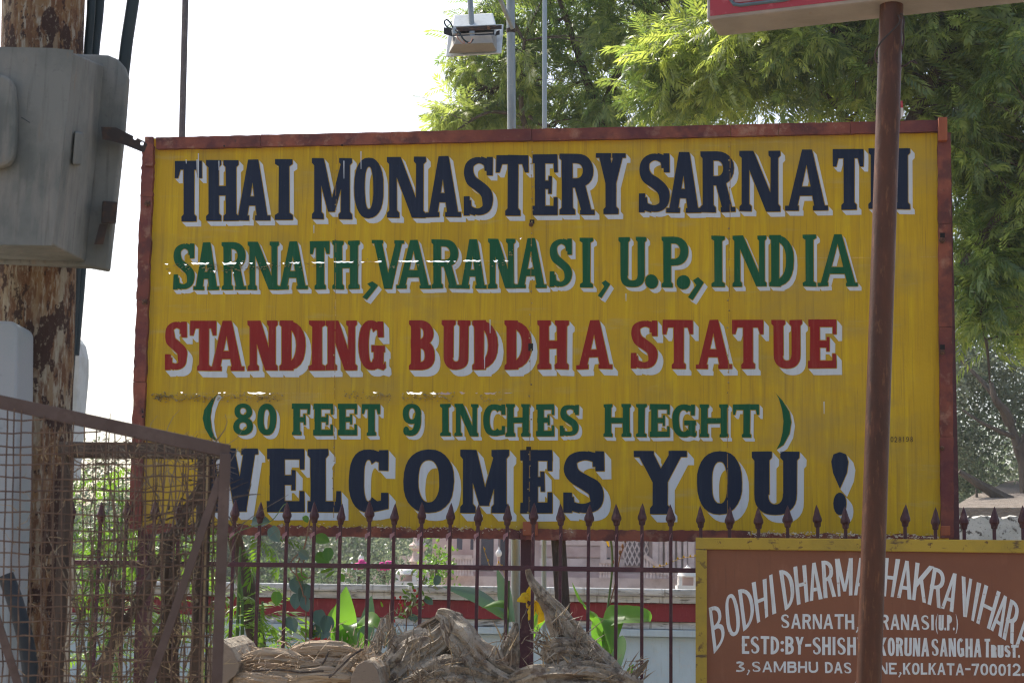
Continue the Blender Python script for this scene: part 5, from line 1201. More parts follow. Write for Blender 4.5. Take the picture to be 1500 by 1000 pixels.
for nme, mb, m in (('dead_twigs', m1, M_twig), ('matted_twigs', m2, M_bark), ('straw', m3, M_straw)):
    o = mb.build(nme, m, bw_); o['kind'] = 'stuff'
for (xa, ya, xb, yb, r) in ((200, 1040, 262, 812, .009), (110, 1040, 300, 700, .011), (150, 1040, 172, 850, .010), (282, 1040, 296, 760, .012), (238, 1040, 240, 780, .013), (258, 1040, 250, 830, .008)):
    A, B = P(xa, ya, 3.7), P(xb, yb, 3.62); A2 = A + (A - B) * (A.z / (B.z - A.z)); MB().tube(smooth_path([A2, A, A.lerp(B, .5) + Vector((.01, 0, .005)), B], 4), [r * 1.3] * 5 + [r] * 7 + [r * .6], 7, jit=.15).build('branch', M_bark, bw_, smooth=True)
bm_ = thing('dark_beam', P(190, 676, 3.8), 'dark weathered wooden beam lying level behind the top of the mesh', 'beam')
A, B = P(84, 668, 3.8), P(316, 670, 3.8); q = [A, B, B + Vector((0, .06, 0)), A + Vector((0, .06, 0))]; MB().hexa(q, [v + Vector((0, 0, .033)) for v in q]).build('beam_body', M_bark, bm_, bevel=.003)
for x in (100, 300):
    A = P(x, 667, 3.83); B = Vector((A.x, A.y, 0)); MB().tube([B, A], .016, 6).build('stake', M_bark, bm_)
A = P(92, 815, 4.6); B = Vector((A.x - .02, A.y, 0)); tag(MB().tube(smooth_path([B, (A + B) / 2 + Vector((.015, 0, 0)), A], 8), .028, 10, jit=.14).build('bark_post', mat('pale_barked_wood', (.46, .40, .31), [((.25, .17, .11), 12, (2, 2, .5), .5, .62, .85)], bump=[(30, (2, 2, .4), .01)]), smooth=True), 'pale barked stake standing right of the rusty pole behind the mesh', 'stake')
tag(MB().tube(smooth_path([P(8, 842, 3.6), P(22, 880, 3.6), P(38, 940, 3.6), P(46, 1000, 3.6), P(50, 1100, 3.62), P(52, 1500, 3.65), P(53, 1950, 3.65)], 6), .017, 12).build('rubber_hose', M_tyre, smooth=True), 'thick dark bluish hose curving down at the bottom left corner', 'hose')

# ------------------------------------------------------------------ plants behind the fence
FRM = []
for i in range(6):
    rg = random.Random(50 + i); V, Q = make_frond(rg, L=.36, n=9, ll=.082, lw=.020, droop=.8)
    V = np.array([tuple(v) for v in V]); me_o = fast_mesh('frond_mesh', V, np.array(Q), L_frond, None, np.repeat([.35 + .1 * i] * 1, len(V))); FRM.append(me_o.data); bpy.data.objects.remove(me_o)
def frond_shrub(label, stems, spots, seed, Y, cat='shrub', name='feathery_shrub'):
    rg = random.Random(seed); b = P(stems[0][0], 900, Y); b.z = 0; t = thing(name, b, label, cat)
    for x0, x1, y1 in stems:
        A = P(x0, 1000, Y); A.z = 0; MB().tube(smooth_path([A, P((x0 + x1) / 2, (1000 + y1) / 2, Y), P(x1, y1, Y)], 5), [.012 - .0007 * i for i in range(11)], 6).build('stem', M_stem, t, smooth=True)
    for (x, y, n, sx_, sy_, sc) in spots:
        for _ in range(n):
            o = bpy.data.objects.new('frond', rg.choice(FRM)); COL.objects.link(o); o.parent = t
            p = P(x + rg.gauss(0, sx_), y + rg.gauss(0, sy_), Y + rg.uniform(-.22, .22)); az = rg.uniform(0, 6.28)
            o.matrix_local = INV[t] @ (Matrix.Translation(p) @ Matrix.Rotation(az, 4, 'Z') @ Matrix.Rotation(rg.uniform(-.9, .35), 4, 'Y') @ Matrix.Rotation(rg.uniform(-.5, .5), 4, 'X') @ Matrix.Scale(sc * rg.uniform(.75, 1.15), 4))
    return t
frond_shrub('bright green feathery shrub behind the fence seen through the wire mesh', [(120, 150, 760), (170, 180, 700), (90, 110, 730), (200, 215, 850), (140, 130, 820)], [(165, 720, 20, 26, 24, .55), (130, 770, 22, 26, 26, .6), (190, 800, 20, 26, 26, .6), (120, 860, 20, 22, 30, .7), (190, 900, 24, 26, 34, .75), (150, 970, 22, 36, 26, .8), (240, 930, 18, 26, 34, .75), (285, 860, 12, 14, 34, .6), (95, 700, 8, 8, 20, .5)], 4, 8.6)
frond_shrub('feathery leaved shrub just right of the mesh gate among the fence bars', [(345, 352, 800), (360, 350, 850), (380, 385, 880)], [(352, 795, 5, 12, 10, .62), (385, 790, 3, 14, 8, .6), (345, 880, 8, 16, 16, .7), (362, 925, 12, 26, 16, .85), (400, 955, 9, 26, 14, .8), (335, 945, 9, 12, 18, .8), (385, 870, 3, 14, 10, .6)], 9, 7.75)
A = P(342, 780, 7.9); B = P(374, 930, 7.9); Bz = B + (B - A) * (B.z / (A.z - B.z))
tag(MB().tube(smooth_path([Bz, B, P(362, 860, 7.9), P(350, 815, 7.9), A], 5), [.042] * 12 + [.036] * 9, 10, jit=.1).build('dark_trunk', M_bark, smooth=True), 'thin dark leaning trunk among feathery leaves right of the gate', 'trunk')

def broadleaf(pts, wid, side, m, par, tint=.6, fold=.25, name='leaf', nv=10, wav=.0):
    """a broad leaf: midrib through pts, half width wid, side = across direction"""
    mid = smooth_path(pts, 6); n = len(mid); side = Vector(side).normalized(); V, Q, T = [], [], []; cols = 7
    for i, p in enumerate(mid):
        f = i / (n - 1); w_ = wid * (math.sin(math.pi * min(1, f * .86 + .07)) ** .62) * (1 - f ** 5) + .0008; tg = (mid[min(i + 1, n - 1)] - mid[max(i - 1, 0)]).normalized(); sd_ = (side - tg * side.dot(tg)).normalized(); up_ = tg.cross(sd_)
        for j in range(cols):
            u = (j / (cols - 1)) * 2 - 1; V.append(tuple(p + sd_ * u * w_ + up_ * (abs(u) ** 1.3 * w_ * fold + wav * math.sin(f * 17 + u * 2) * w_ * abs(u) + .03 * w_ * math.cos(f * 60 + abs(u) * 3) * (1 if abs(u) > .1 else 0)))); T.append(min(1, max(0, tint + (.25 if j == cols // 2 else 0) + .08 * math.sin(f * 60 + abs(u) * 3) + (.2 * abs(u) ** 6))))
    for i in range(n - 1):
        for j in range(cols - 1): a = i * cols + j; Q.append((a, a + 1, a + cols + 1, a + cols))
    return fast_mesh(name, np.array(V), np.array(Q), m, par, np.array(T), smooth=True)
def plant(name, px, Y, label, cat='plant'):
    b = P(px, 990, Y); b.z = 0; return thing(name, b, label, cat)
def K(Y): return lambda x, y, dy=0: P(x, y, Y + dy)
def stemto(par, px, Y, ytop, r=.007, x1=None, m=None):
    x1 = px if x1 is None else x1; A = P(px, 1000, Y); A.z = 0; MB().tube(smooth_path([A, P(px, 960, Y), P((px + x1) / 2, (960 + ytop) / 2, Y), P(x1, ytop, Y)], 4), r, 7).build('stem', m or M_stem, par, smooth=True)
k = K(7.7)
c1_ = plant('canna_plant', 508, 7.7, 'leafy canna with one bright upright pointed leaf behind the fence left of centre')
stemto(c1_, 508, 7.7, 930)
broadleaf([k(508, 975), k(504, 930, -.02), k(505, 895, -.03), k(507, 858, 0)], .060, (1, .3, 0), L_canna, c1_, .95, .18)
broadleaf([k(508, 975), k(498, 935, .02), k(488, 905, .05), k(500, 880, .1)], .030, (1, .6, 0), L_canna, c1_, .8, .5)
broadleaf([k(512, 985), k(520, 935, -.05), k(538, 912, -.1), k(560, 925, -.14)], .075, (.2, 1, .5), L_canna, c1_, .45, .3, wav=.08)
broadleaf([k(506, 990), k(500, 940, -.06), k(510, 915, -.12), k(522, 945, -.2)], .045, (1, .1, 0), L_canna, c1_, .25, .3)
broadleaf([k(515, 985), k(535, 930, .08), k(540, 900, .1), k(544, 872, .1)], .035, (1, .2, .1), L_blue, c1_, .6, .2)
broadleaf([k(514, 1000), k(530, 970, -.02), k(535, 950, -.02), k(528, 925, -.02)], .04, (1, 0, .2), L_canna, c1_, .3, .2)
c2_ = plant('canna_plant', 742, 7.75, 'canna with a ragged yellow flower beside the middle sign post'); k = K(7.75)
stemto(c2_, 742, 7.75, 850, x1=745); stemto(c2_, 772, 7.75, 900, x1=770)
broadleaf([k(746, 905), k(715, 880, -.03), k(690, 868, -.06), k(648, 858, -.08)], .040, (0, .6, 1), L_blue, c2_, .75, .25)
broadleaf([k(746, 905), k(742, 885, -.05), k(728, 882, -.06), k(705, 890, -.08)], .03, (.1, .9, .6), L_canna, c2_, .3, .3)
broadleaf([k(750, 910), k(742, 880, .03), k(738, 860, .04), k(728, 832, .05)], .035, (1, .4, 0), L_blue, c2_, .9, .3)
broadleaf([k(772, 940), k(785, 912, -.03), k(798, 895, -.03), k(806, 878, -.02)], .032, (.7, .2, -.7), L_canna, c2_, .6, .3)
broadleaf([k(775, 985), k(772, 955, -.02), k(775, 930, -.02), k(776, 905, -.02)], .014, (1, .2, 0), L_canna, c2_, .7, .5)
fl2 = MB().tube([k(773, 915), k(778, 892), k(782, 880)], .004, 6).build('flower_stalk', M_stem, c2_)
k2 = K(7.4) # the flower nods through the bars
for pts, wd, tt in (([k2(783, 882), k2(774, 872), k2(764, 876), k2(757, 880)], .022, .2), ([k2(783, 882), k2(779, 872), k2(777, 865), k2(776, 857)], .020, .5), ([k2(782, 884), k2(778, 892), k2(777, 900), k2(774, 908)], .018, .2), ([k2(784, 880), k2(792, 885), k2(797, 894), k2(799, 906)], .026, .9), ([k2(784, 882), k2(790, 892), k2(792, 904), k2(787, 914)], .022, .6), ([k2(768, 873), k2(770, 880), k2(771, 888), k2(776, 890)], .016, .4)):
    broadleaf(pts, wd, (rnd.uniform(-1, 1), .5, rnd.uniform(.2, 1)), L_yell, c2_, tt, .35, name='petal', wav=.25)
c3_ = plant('canna_plant', 890, 7.75, 'canna with a wide drooping dark green leaf left of the brown signboard'); k = K(7.75)
stemto(c3_, 886, 7.75, 905, x1=888); MB().tube(smooth_path([k(888, 905), k(894, 860), k(897, 830), k(896, 800), k(893, 785)], 4), .005, 6).build('stem', M_stem, c3_)
MB().tube(smooth_path([k(889, 900), k(902, 850), k(908, 815), k(914, 800)], 4), .003, 6).build('stem', M_bud, c3_)
broadleaf([k(886, 965), k(890, 915, -.05), k(905, 905, -.12), k(945, 905, -.16), k(952, 912, -.16)], .062, (.1, .8, .75), L_canna, c3_, .35, .35, wav=.05)
broadleaf([k(886, 960), k(888, 925, -.08), k(896, 908, -.14), k(895, 955, -.22)], .07, (1, .1, .1), L_canna, c3_, .3, .25)
broadleaf([k(886, 930), k(868, 898, -.02), k(852, 878, -.02), k(838, 852, 0)], .022, (.6, .2, -.7), L_canna, c3_, .65, .45)
broadleaf([k(890, 990), k(900, 965, .03), k(908, 945, .02), k(912, 930, 0)], .045, (1, .2, .3), L_blue, c3_, .95, .3)
broadleaf([k(893, 800), k(890, 790, -.01), k(884, 783, -.02)], .012, (0, .4, 1), L_yell, c3_, .9, .4, name='petal')
for (x, y) in ((912, 803), (908, 812), (916, 795), (898, 826)): MB().lathe(k(x, y), [(.002, 0), (.006, .008), (.005, .016), (.001, .022)], 6).build('bud', M_bud, c3_)
broadleaf([K(7.5)(918, 1000), K(7.5)(922, 985), K(7.5)(928, 972)], .014, (1, .2, .2), L_canna, c3_, .6, .3)
# creeper with round leaves left
cr = plant('climbing_vine', 455, 7.4, 'climbing vine with heart shaped leaves twined on the fence bars left of centre', 'vine'); k = K(7.35)
vn = [k(452, 1000), k(448, 930), k(444, 870), k(434, 835), k(446, 800), k(452, 772), k(458, 745)]; vn[0].z = 0
MB().tube(smooth_path(vn, 6), .0035, 6).build('vine_stem', M_bud, cr, smooth=True)
MB().tube(smooth_path([k(444, 850), k(425, 832), k(432, 815), k(448, 808), k(441, 838), k(452, 846), k(462, 838)], 5), .0028, 5).build('vine_stem', M_bud, cr, smooth=True)
MB().tube(smooth_path([k(336, 790), k(350, 778), k(372, 770), k(398, 762), k(415, 740), k(420, 738)], 5), .0022, 5).build('vine_stem', M_stem, cr, smooth=True)
rv_ = random.Random(2)
for (x, y, w_, m, tt, hd) in [(382, 764, 12, L_blue, .8, 0), (403, 782, 11, L_blue, .6, 1), (405, 876, 9, L_canna, .5, 1.5), (436, 858, 12, L_blue, .45, 1), (446, 868, 12, L_blue, .3, 2), (434, 880, 10, L_blue, .35, 1.6), (448, 885, 9, L_blue, .3, 1.2), (472, 790, 10, L_canna, .6, .3), (472, 818, 10, L_canna, .25, .5), (481, 812, 9, L_canna, .2, 1.5), (446, 812, 8, L_blue, .5, .6), (468, 905, 11, L_blue, .15, 1.4), (478, 915, 12, L_blue, .1, 1.7), (462, 925, 10, L_blue, .1, 1.2), (475, 935, 10, L_blue, .2, 1.9), (430, 915, 9, L_blue, .4, 1.2), (442, 845, 8, L_canna, .7, 0), (424, 912, 8, L_blue, .5, 1), (500, 800, 0, L_canna, .2, 0), (448, 760, 5, L_canna, .5, 1), (500, 846, 6, L_canna, .8, 1)]:
    if not w_: continue
    r = w_ * 7.35 / 2500; d = Vector((math.cos(hd), -.25, -math.sin(hd))); c = k(x, y, rv_.uniform(-.05, .06)); sd_ = Vector((math.sin(hd), rv_.uniform(-.3, .5), math.cos(hd)))
    broadleaf([c - d * r * 1.1, c - d * r * .4, c + d * r * .4, c + d * r * 1.2], r * .9, sd_, m, cr, tt, .3)
for (x, y) in ((470, 838), (478, 845), (440, 920), (446, 932), (452, 924), (456, 938)):
    c = k(x, y); d = Vector((rv_.uniform(.4, 1), -.2, rv_.uniform(-.5, .5))); broadleaf([c, c + d * .03, c + d * .06], .007, (0, .3, 1), L_frond, cr, .8, .2)
# variegated climber with small red flowers
cv = plant('flowering_climber', 600, 7.4, 'small climber with cream flecked leaves and red flowers between the fence bars', 'vine'); k = K(7.4)
vn = [k(588, 1000), k(594, 940), k(600, 900), k(612, 870), k(622, 845)]; vn[0].z = 0; MB().tube(smooth_path(vn, 6), .003, 6).build('vine_stem', M_bud, cv, smooth=True)
L_cream = leaf_mat('cream_flecked_leaf', (.08, .15, .05), (.5, .5, .32), (.35, .4, .15), .3)
for i in range(90):
    f = rv_.random(); x = 588 + 36 * f + rv_.gauss(0, 9); y = 905 - 62 * f + rv_.gauss(0, 9); c = k(x, y, rv_.uniform(-.05, .05)); d = Vector((rv_.gauss(0, 1), rv_.gauss(0, .5), rv_.gauss(.3, .8))).normalized(); broadleaf([c, c + d * .012, c + d * .03], rv_.uniform(.003, .009), (rv_.gauss(0, 1), 1, rv_.gauss(0, 1)), L_cream if rv_.random() < .6 else L_frond, cv, rv_.random(), .2)
for i in range(12):
    x, y = rv_.choice([(583, 880), (586, 884), (576, 905), (610, 868)]); c = k(x + rv_.gauss(0, 2), y + rv_.gauss(0, 2.5), -.06); d = Vector((rv_.gauss(0, 1), -.5, rv_.gauss(0, 1))).normalized(); broadleaf([c, c + d * .006, c + d * .014], .006, (rv_.gauss(0, 1), .2, 1), L_redp, cv, .5, .2, name='petal')
for (x, y, w_) in ((628, 880, 8), (574, 925, 9), (606, 905, 8), (640, 850, 8), (566, 940, 7), (630, 925, 7)):
    r = w_ * 7.4 / 2500; c = k(x, y); d = Vector((rv_.gauss(0, 1), -.2, -.7)).normalized(); broadleaf([c - d * r, c, c + d * r], r * .7, (1, .3, .4), L_blue, cv, .6, .3)
# red flower head on the ground plant
ix = plant('red_flower_plant', 468, 7.3, 'plant with a tight crimson flower head low behind the fence', 'flower'); k = K(7.25)
stemto(ix, 468, 7.25, 948, .005)
for i in range(60):
    v = Vector((rv_.gauss(0, 1), rv_.gauss(0, 1), abs(rv_.gauss(0, 1)))).normalized(); c = k(468, 948) + Vector((v.x * .045, v.y * .04, v.z * .028)); broadleaf([c, c + v * .008, c + v * .018], .006, v.orthogonal(), L_redp, ix, rv_.random(), .1, name='petal')
for a_ in range(5):
    c = k(468, 952); d = Vector((math.cos(a_ * 1.3), -.3 * math.sin(a_ * 1.3), -.1)); broadleaf([c, c + d * .05, c + d * .11 - Vector((0, 0, .03))], .022, (0, 1, .1), L_canna, ix, .3, .2)
# low garden plants beyond the wall
def garden_shrub(px, y, Y, wpx, hpx, lab, m, tmp, n=40, fl=None):
    b = P(px, 900, Y); b.z = 0; t = thing('garden_shrub', b, lab, 'shrub', 'garden shrubs beyond the wall'); kk = Y / 2500; rs = np.random.RandomState(int(px)); c = P(px, y, Y)
    MB().tube([b, c], .02, 5).build('stem', M_bark, t)
    poss = [(c.x + rs.normal() * wpx * kk * .35, c.y + rs.normal() * .2, c.z + rs.normal() * hpx * kk * .3) for _ in range(n)]
    scatter('foliage', tmp, poss, [rs.normal(size=3) for _ in poss], rs.uniform(.4, .8, n), rs.rand(n), m, t, 3)
    if fl:
        mb = MB()
        for _ in range(14): p = P(px + rnd.gauss(0, 4), y - hpx * .3 + rnd.gauss(0, 3), Y - .25); mb.lathe(p, [(.01, 0), (.035, .02), (.03, .04), (.005, .05)], 6)
        o = mb.build('blossoms', fl, t); o['kind'] = 'stuff'
M_magf = mat('magenta_blossom', (.55, .04, .24))
garden_shrub(526, 838, 18, 24, 20, 'bougainvillea shrub with magenta flowers by the garden lamp', L_far, CLS, 14, M_magf)
garden_shrub(563, 838, 18.5, 26, 22, 'small shrub with magenta flowers by the far stone railing', L_far, CLS, 14, M_magf)
garden_shrub(640, 825, 17, 24, 40, 'slender pale green shrub right of the carved pillar', L_frond, CLS, 16)
garden_shrub(580, 815, 26, 50, 40, 'tufted grassy shrub behind the far railing', L_grey, CLS, 22)
garden_shrub(425, 845, 16, 90, 20, 'low shrub behind the white wall cap left of the garden lamp', L_far, CLS, 26)
garden_shrub(200, 800, 15, 120, 90, 'broad leafy shrub beyond the wall seen through the wire mesh', L_frond, CLS, 60)
# bare thin twigs with yellow buds
for (x0, y0, x1, y1, Y, lab) in ((745, 862, 708, 800, 8.0, 'thin bare twig with yellow buds left of the lamp pole'), (1018, 815, 955, 832, 8.0, 'thin bare twig with yellow buds beside the brown signboard')):
    t = thing('bare_twig', P(x0, y0, Y), lab, 'twig'); pts = smooth_path([P(x0, y0, Y), P((x0 * 2 + x1) / 3, (y0 + y1) / 2 - 6, Y), P((x0 + 2 * x1) / 3, (y0 + y1) / 2 + 3, Y), P(x1, y1, Y)], 5); MB().tube(pts, .0022, 5).build('stem', M_straw, t)
    o = MB(); [o.lathe(p, [(.002, 0), (.005, .005), (.001, .012)], 5) for p in pts[::2]]; o.build('buds', L_yell, t)['kind'] = 'stuff'

# ------------------------------------------------------------------ firewood: logs, sawn ends and torn roots in front of the fence
def gnarl(pts, rads, mb, seed, n=44, ridge=.5, step=.007, fine=.10, lfreq=3.0):
    path = smooth_path(pts, 8); L_ = sum((path[i + 1] - path[i]).length for i in range(len(path) - 1)); nr = max(8, int(L_ / step)); nn = len(path) - 1; b = len(mb.v); prev = None
    for i in range(nr + 1):
        f = i / nr * nn; a = min(int(f), nn - 1); p = path[a].lerp(path[a + 1], f - a); t = (path[min(a + 2, nn)] - path[max(a - 1, 0)]).normalized()
        ra = i / nr * (len(rads) - 1); ia = min(int(ra), len(rads) - 2); r = rads[ia] + (rads[ia + 1] - rads[ia]) * (ra - ia)
        if prev is None: u = t.orthogonal().normalized()
        else: u = (prev - t * prev.dot(t)).normalized()
        prev = u; c = t.cross(u)
        for j in range(n):
            th = 2 * math.pi * j / n; s_ = i / nr * L_
            q = Vector((math.cos(th) * lfreq, math.sin(th) * lfreq, s_ * 2.6 + seed * 7)); rd = 1 - abs(mnoise.noise(q)) * 2
            q2 = Vector((math.cos(th) * 9, math.sin(th) * 9, s_ * 16 + seed)); lump = mnoise.noise(Vector((math.cos(th) * .8, math.sin(th) * .8, s_ * 9 + seed * 3)))
            rr = r * (1 + ridge * (rd - .55) + fine * mnoise.noise(q2) * 2 + .35 * lump)
            mb.v.append(p + (u * math.cos(th) + c * math.sin(th)) * rr)
    for i in range(nr):
        for j in range(n): j2 = (j + 1) % n; mb.f.append((b + i * n + j, b + i * n + j2, b + (i + 1) * n + j2, b + (i + 1) * n + j))
    mb.f.append(tuple(b + j for j in range(n))[::-1]); mb.f.append(tuple(b + nr * n + j for j in range(n)))
    return path
YW = 6.35; Wk = YW / 2500; Wp = lambda x, y, dy=0: P(x, y, YW + dy)
def splinters(mb, spots, n, up=.8, ln=(6, 26), wd=(.8, 2.6), seed=1):
    rg = random.Random(seed)
    for _ in range(n):
        x, y, s_, ang, dy = rg.choice(spots); p = Wp(x + rg.gauss(0, s_), y + rg.gauss(0, s_), dy + rg.uniform(-.04, .04)); a = ang + rg.gauss(0, up); L_ = rg.uniform(*ln) * Wk; w_ = rg.uniform(*wd) * Wk
        d = Vector((math.cos(a), rg.gauss(-.25, .5), math.sin(a))).normalized(); s1 = d.orthogonal().normalized(); s2 = d.cross(s1); bend = s1 * rg.uniform(-.3, .3) * L_
        m_ = p + d * L_ * .55 + bend * .4; e_ = p + d * L_ + bend
        mb.add([p + s1 * w_, p - s1 * w_ * .5 + s2 * w_ * .8, p - s1 * w_ * .5 - s2 * w_ * .8, m_ + s1 * w_ * .7, m_ - s1 * w_ * .35 + s2 * w_ * .4, m_ - s1 * w_ * .35 - s2 * w_ * .4, e_], [(0, 1, 4, 3), (1, 2, 5, 4), (2, 0, 3, 5), (3, 4, 6), (4, 5, 6), (5, 3, 6)])
def stump(label, arms, spl, nspl, seed, spl_mat=None, **kw):
    c = Wp(arms[0][0][0][0], 1000); c.z = Wp(0, 1060).z; t = thing('torn_root', c, label, 'root')
    for i, (pts, rads, m) in enumerate(arms):
        mb = MB(); gnarl([Wp(*p) for p in pts], [r * Wk for r in rads], mb, seed + i); mb.build('root', m or M_root, t, smooth=False)
    for q, mt in ((0, M_root), (1, M_twig), (2, M_straw if spl_mat is None else spl_mat)):
        mb = MB(); splinters(mb, spl, int(nspl * (.5, .35, .15)[q]), seed=seed * 3 + q, **kw); o = mb.build('splinters', mt, t); o['kind'] = 'stuff'
    return t
# long split log
lg = thing('split_log', Vector((Wp(450, 1010).x, YW, Wp(0, 1090).z)), 'big pale split log with curling layered wood grain at the bottom left of centre', 'log')
mb = MB(); gnarl([Wp(338, 1022, .02), Wp(400, 1014), Wp(470, 1004, -.02), Wp(520, 1006, -.02), Wp(556, 1016)], [40 * Wk, 56 * Wk, 58 * Wk, 56 * Wk, 36 * Wk], mb, 2, n=90, ridge=.20, fine=.05, lfreq=5); mb.build('heartwood', M_log, lg)
for i, (pts, rads) in enumerate([([(352, 968, -.18), (385, 958, -.2), (420, 962, -.2), (455, 972, -.2)], [4, 9, 10, 4]), ([(425, 955, -.16), (460, 949, -.18), (500, 950, -.18), (530, 962, -.16)], [4, 10, 11, 5]), ([(380, 985, -.24), (430, 990, -.24), (480, 986, -.24), (520, 992, -.22)], [6, 9, 10, 5]), ([(345, 992, -.22), (380, 996, -.25), (420, 1004, -.25)], [7, 12, 10]), ([(486, 998, -.22), (505, 975, -.22), (522, 958, -.2)], [6, 9, 5]), ([(440, 975, -.2), (480, 970, -.21), (515, 972, -.2)], [4, 7, 4])]):
    mb = MB(); gnarl([Wp(*p) for p in pts], [r * Wk for r in rads], mb, 10 + i, n=24, ridge=.3, step=.008); mb.build('wood_layer', M_log, lg)
for (pts) in ([(472, 972, -.225), (478, 962, -.225), (484, 948, -.2)], [(370, 982, -.26), (410, 980, -.26), (440, 984, -.26), (474, 982, -.26)], [(482, 992, -.27), (500, 975, -.27), (518, 958, -.25), (532, 950, -.22)]):
    MB().tube(smooth_path([Wp(*p) for p in pts], 4), .0032, 5, jit=.3).build('loose_strip', M_bark, lg)
mb = MB(); splinters(mb, [(360, 965, 12, .4, -.2), (425, 958, 14, .2, -.2), (500, 955, 16, .8, -.2), (440, 985, 25, .1, -.26), (380, 990, 18, .5, -.26), (530, 962, 8, 1.2, -.2)], 260, up=.6, ln=(5, 22), wd=(.5, 1.5), seed=4); o = mb.build('splinters', M_log, lg); o['kind'] = 'stuff'
def sawn(label, poly, dy, depth):
    q = [Wp(x, y, dy) for x, y in poly]; c = Vector((sum(v.x for v in q) / len(q), q[0].y, min(v.z for v in q))); t = thing('sawn_block', c, label, 'log')
    MB().prism(q, (.03, depth, .01)).build('block', M_root, t, bevel=.006)
    cc = sum(q, Vector()) / len(q); q2 = [cc + (v - cc) * .97 for v in q]; MB().prism([v + Vector((0, -.002, 0)) for v in q2], (0, -.004, 0)).build('sawn_face', M_cut, t, bevel=.001)
sawn('pale sawn block end with an angular face beside the gate post', [(300, 958), (322, 936), (338, 948), (352, 972), (346, 988), (333, 998), (328, 1030), (300, 1040)], -.25, .35)
sawn('short log with a flat grey brown sawn end facing the viewer at bottom centre left', [(512, 1010), (514, 990), (522, 974), (533, 967), (545, 969), (553, 979), (558, 1000), (560, 1030), (512, 1035)], -.27, .4)
stump('tangled grey root mass left of the yellow flower with a broken spike on top', [
    ([(552, 1015, 0), (580, 985, 0), (612, 960, 0), (645, 940, 0), (668, 905, 0), (672, 896, 0)], [18, 30, 30, 22, 9, 3], None),
    ([(596, 940, .1), (615, 927, .1), (636, 914, .1), (652, 903, .1)], [7, 9, 9, 6], mat('smooth_brown_branch', (.20, .14, .09), [((.1, .07, .045), 14, (1, 1, 1), .5, .65, .7)], rough=.8, bump=[(40, V1, .004)])),
    ([(640, 898, -.05), (655, 905, -.06), (672, 930, -.08), (695, 958, -.1), (725, 985, -.1), (760, 1000, -.1)], [5, 12, 20, 22, 22, 18], None),
    ([(605, 1030, -.08), (640, 1000, -.1), (680, 1000, -.1), (730, 1015, -.1)], [30, 34, 34, 28], None),
    ([(728, 1005, -.06), (742, 968, -.06), (750, 938, -.06), (757, 912, -.06)], [22, 16, 9, 2], None),
    ([(560, 1000, .05), (548, 960, .05), (556, 930, .05), (560, 906, .08)], [14, 9, 6, 2], None), ([(568, 990, .05), (576, 950, .05), (572, 925, .05), (568, 900, .05)], [12, 7, 5, 2], None)],
    [(590, 955, 18, 1.5, -.12), (620, 965, 20, 2.0, -.16), (560, 950, 10, 1.5, -.05), (640, 985, 22, 2.2, -.2), (655, 930, 10, 2.2, -.1), (700, 985, 16, 1.4, -.16), (748, 945, 6, 1.5, -.1), (735, 970, 8, 1.2, -.12), (600, 990, 20, 1.2, -.22), (572, 930, 8, 1.6, 0), (660, 1000, 24, .8, -.2)], 170, 21, up=.4, ln=(10, 34), wd=(.6, 2.0))
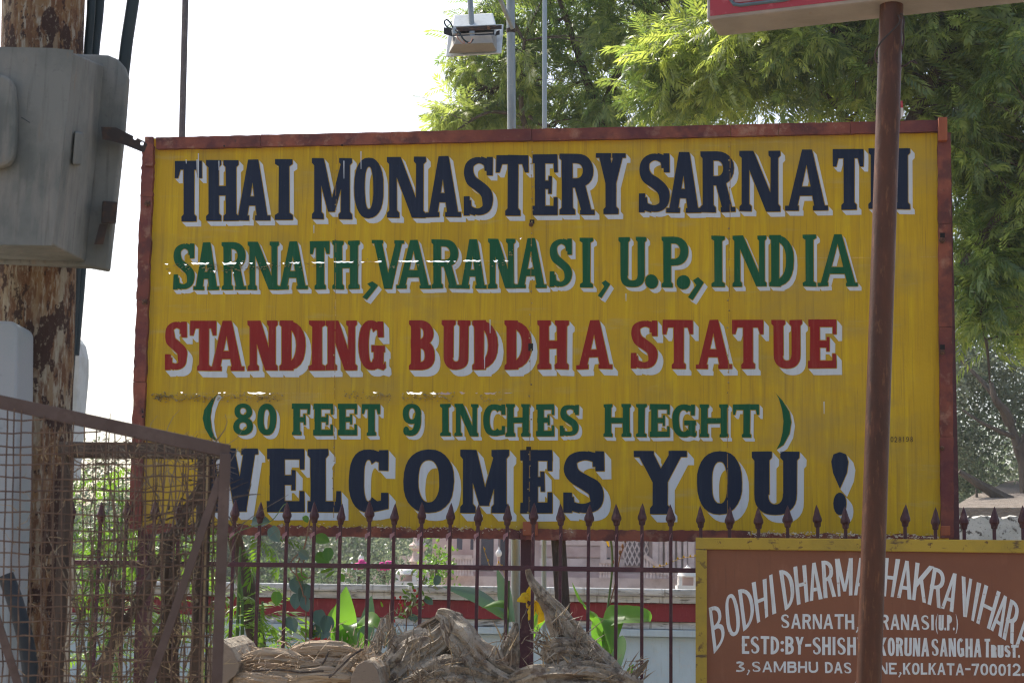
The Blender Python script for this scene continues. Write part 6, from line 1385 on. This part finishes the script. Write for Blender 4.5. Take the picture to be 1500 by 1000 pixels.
stump('broken tree root rising to a tapering spike in front of the middle sign post', [
    ([(773, 833, -.1), (779, 850, -.1), (795, 872, -.1), (815, 900, -.08), (842, 935, -.06), (872, 985, -.04), (890, 1040, 0)], [3, 5, 8, 15, 21, 30, 36], None),
    ([(786, 874, -.1), (800, 884, -.1), (812, 905, -.1), (820, 930, -.1)], [3, 8, 12, 10], None),
    ([(798, 968, -.12), (815, 955, -.12), (840, 958, -.1), (865, 975, -.1)], [8, 18, 20, 18], None),
    ([(720, 1020, -.14), (780, 998, -.15), (840, 994, -.16), (900, 1004, -.14), (935, 1030, -.1)], [14, 20, 24, 22, 18], None),
    ([(905, 1025, -.1), (922, 998, -.1), (938, 980, -.1), (950, 966, -.1)], [8, 6, 4, 1], M_twig)],
    [(800, 950, 10, 2.4, -.16), (830, 950, 16, 1.8, -.16), (860, 965, 18, 1.0, -.14), (845, 975, 20, 2.5, -.2), (880, 985, 14, .8, -.15), (822, 915, 8, 1.4, -.14), (795, 945, 8, 2.8, -.14), (860, 990, 24, .4, -.22), (930, 985, 7, .9, -.12), (780, 1000, 20, 1.6, -.2)], 150, 41, up=.45, ln=(8, 32), wd=(.6, 2.0))
wt = thing('loose_twigs', Wp(700, 1000), 'thin dry twigs and root hairs sticking out of the woodpile', 'twigs'); mb = MB()
for (x, y, n, a0) in ((600, 950, 26, -1.6), (560, 930, 14, -1.5), (640, 970, 26, -1.0), (700, 975, 22, -1.4), (745, 930, 12, -1.4), (800, 940, 20, -2.4), (850, 950, 20, -1.0), (900, 985, 16, -.8), (840, 985, 24, -.3), (610, 990, 26, -.2), (430, 965, 14, .1)):
    for _ in range(n // 2): twig(mb, x + rnd.gauss(0, 16), y + rnd.gauss(0, 12), a0 + rnd.gauss(0, .8), rnd.uniform(14, 46), rnd.uniform(.0012, .0038), YW - .2, .35)
mb.build('twigs', M_twig, wt)['kind'] = 'stuff'
# the trunks below that carry the pile
for (x, z, r, dy, lab) in ((640, .31, .30, -.05, 'thick trunk at the bottom of the woodpile, nearer the road'), (620, .31, .30, .60, 'thick trunk at the bottom of the woodpile, nearer the fence'), (650, .80, .27, .22, 'thick trunk on top of the two lowest trunks in the woodpile')):
    mb = MB(); c = P(x, 900, YW + dy); gnarl([Vector((c.x - 1.0, c.y, z)), Vector((c.x, c.y, z)), Vector((c.x + 1.0, c.y, z))], [r * .95, r, r * .9], mb, 60 + z, n=24, ridge=.06, step=.06, fine=.02); tag(mb.build('trunk_log', M_bark), lab, 'log')

# ------------------------------------------------------------------ hazy air
hz = MB().box((0, 60, 11.5), 240, 170, 25).build('haze', None); hz['kind'] = 'stuff'
hz['label'] = 'thin pale haze in the air'
hm = bpy.data.materials.new('haze'); hm.use_nodes = True; hn = hm.node_tree; hn.nodes.clear()
ho = hn.nodes.new('ShaderNodeOutputMaterial'); hv = hn.nodes.new('ShaderNodeVolumePrincipled'); hv.inputs['Density'].default_value = .0008; hv.inputs['Color'].default_value = (.86, .93, 1, 1); hv.inputs['Anisotropy'].default_value = .2
hn.links.new(hv.outputs[0], ho.inputs['Volume']); hz.data.materials.append(hm)
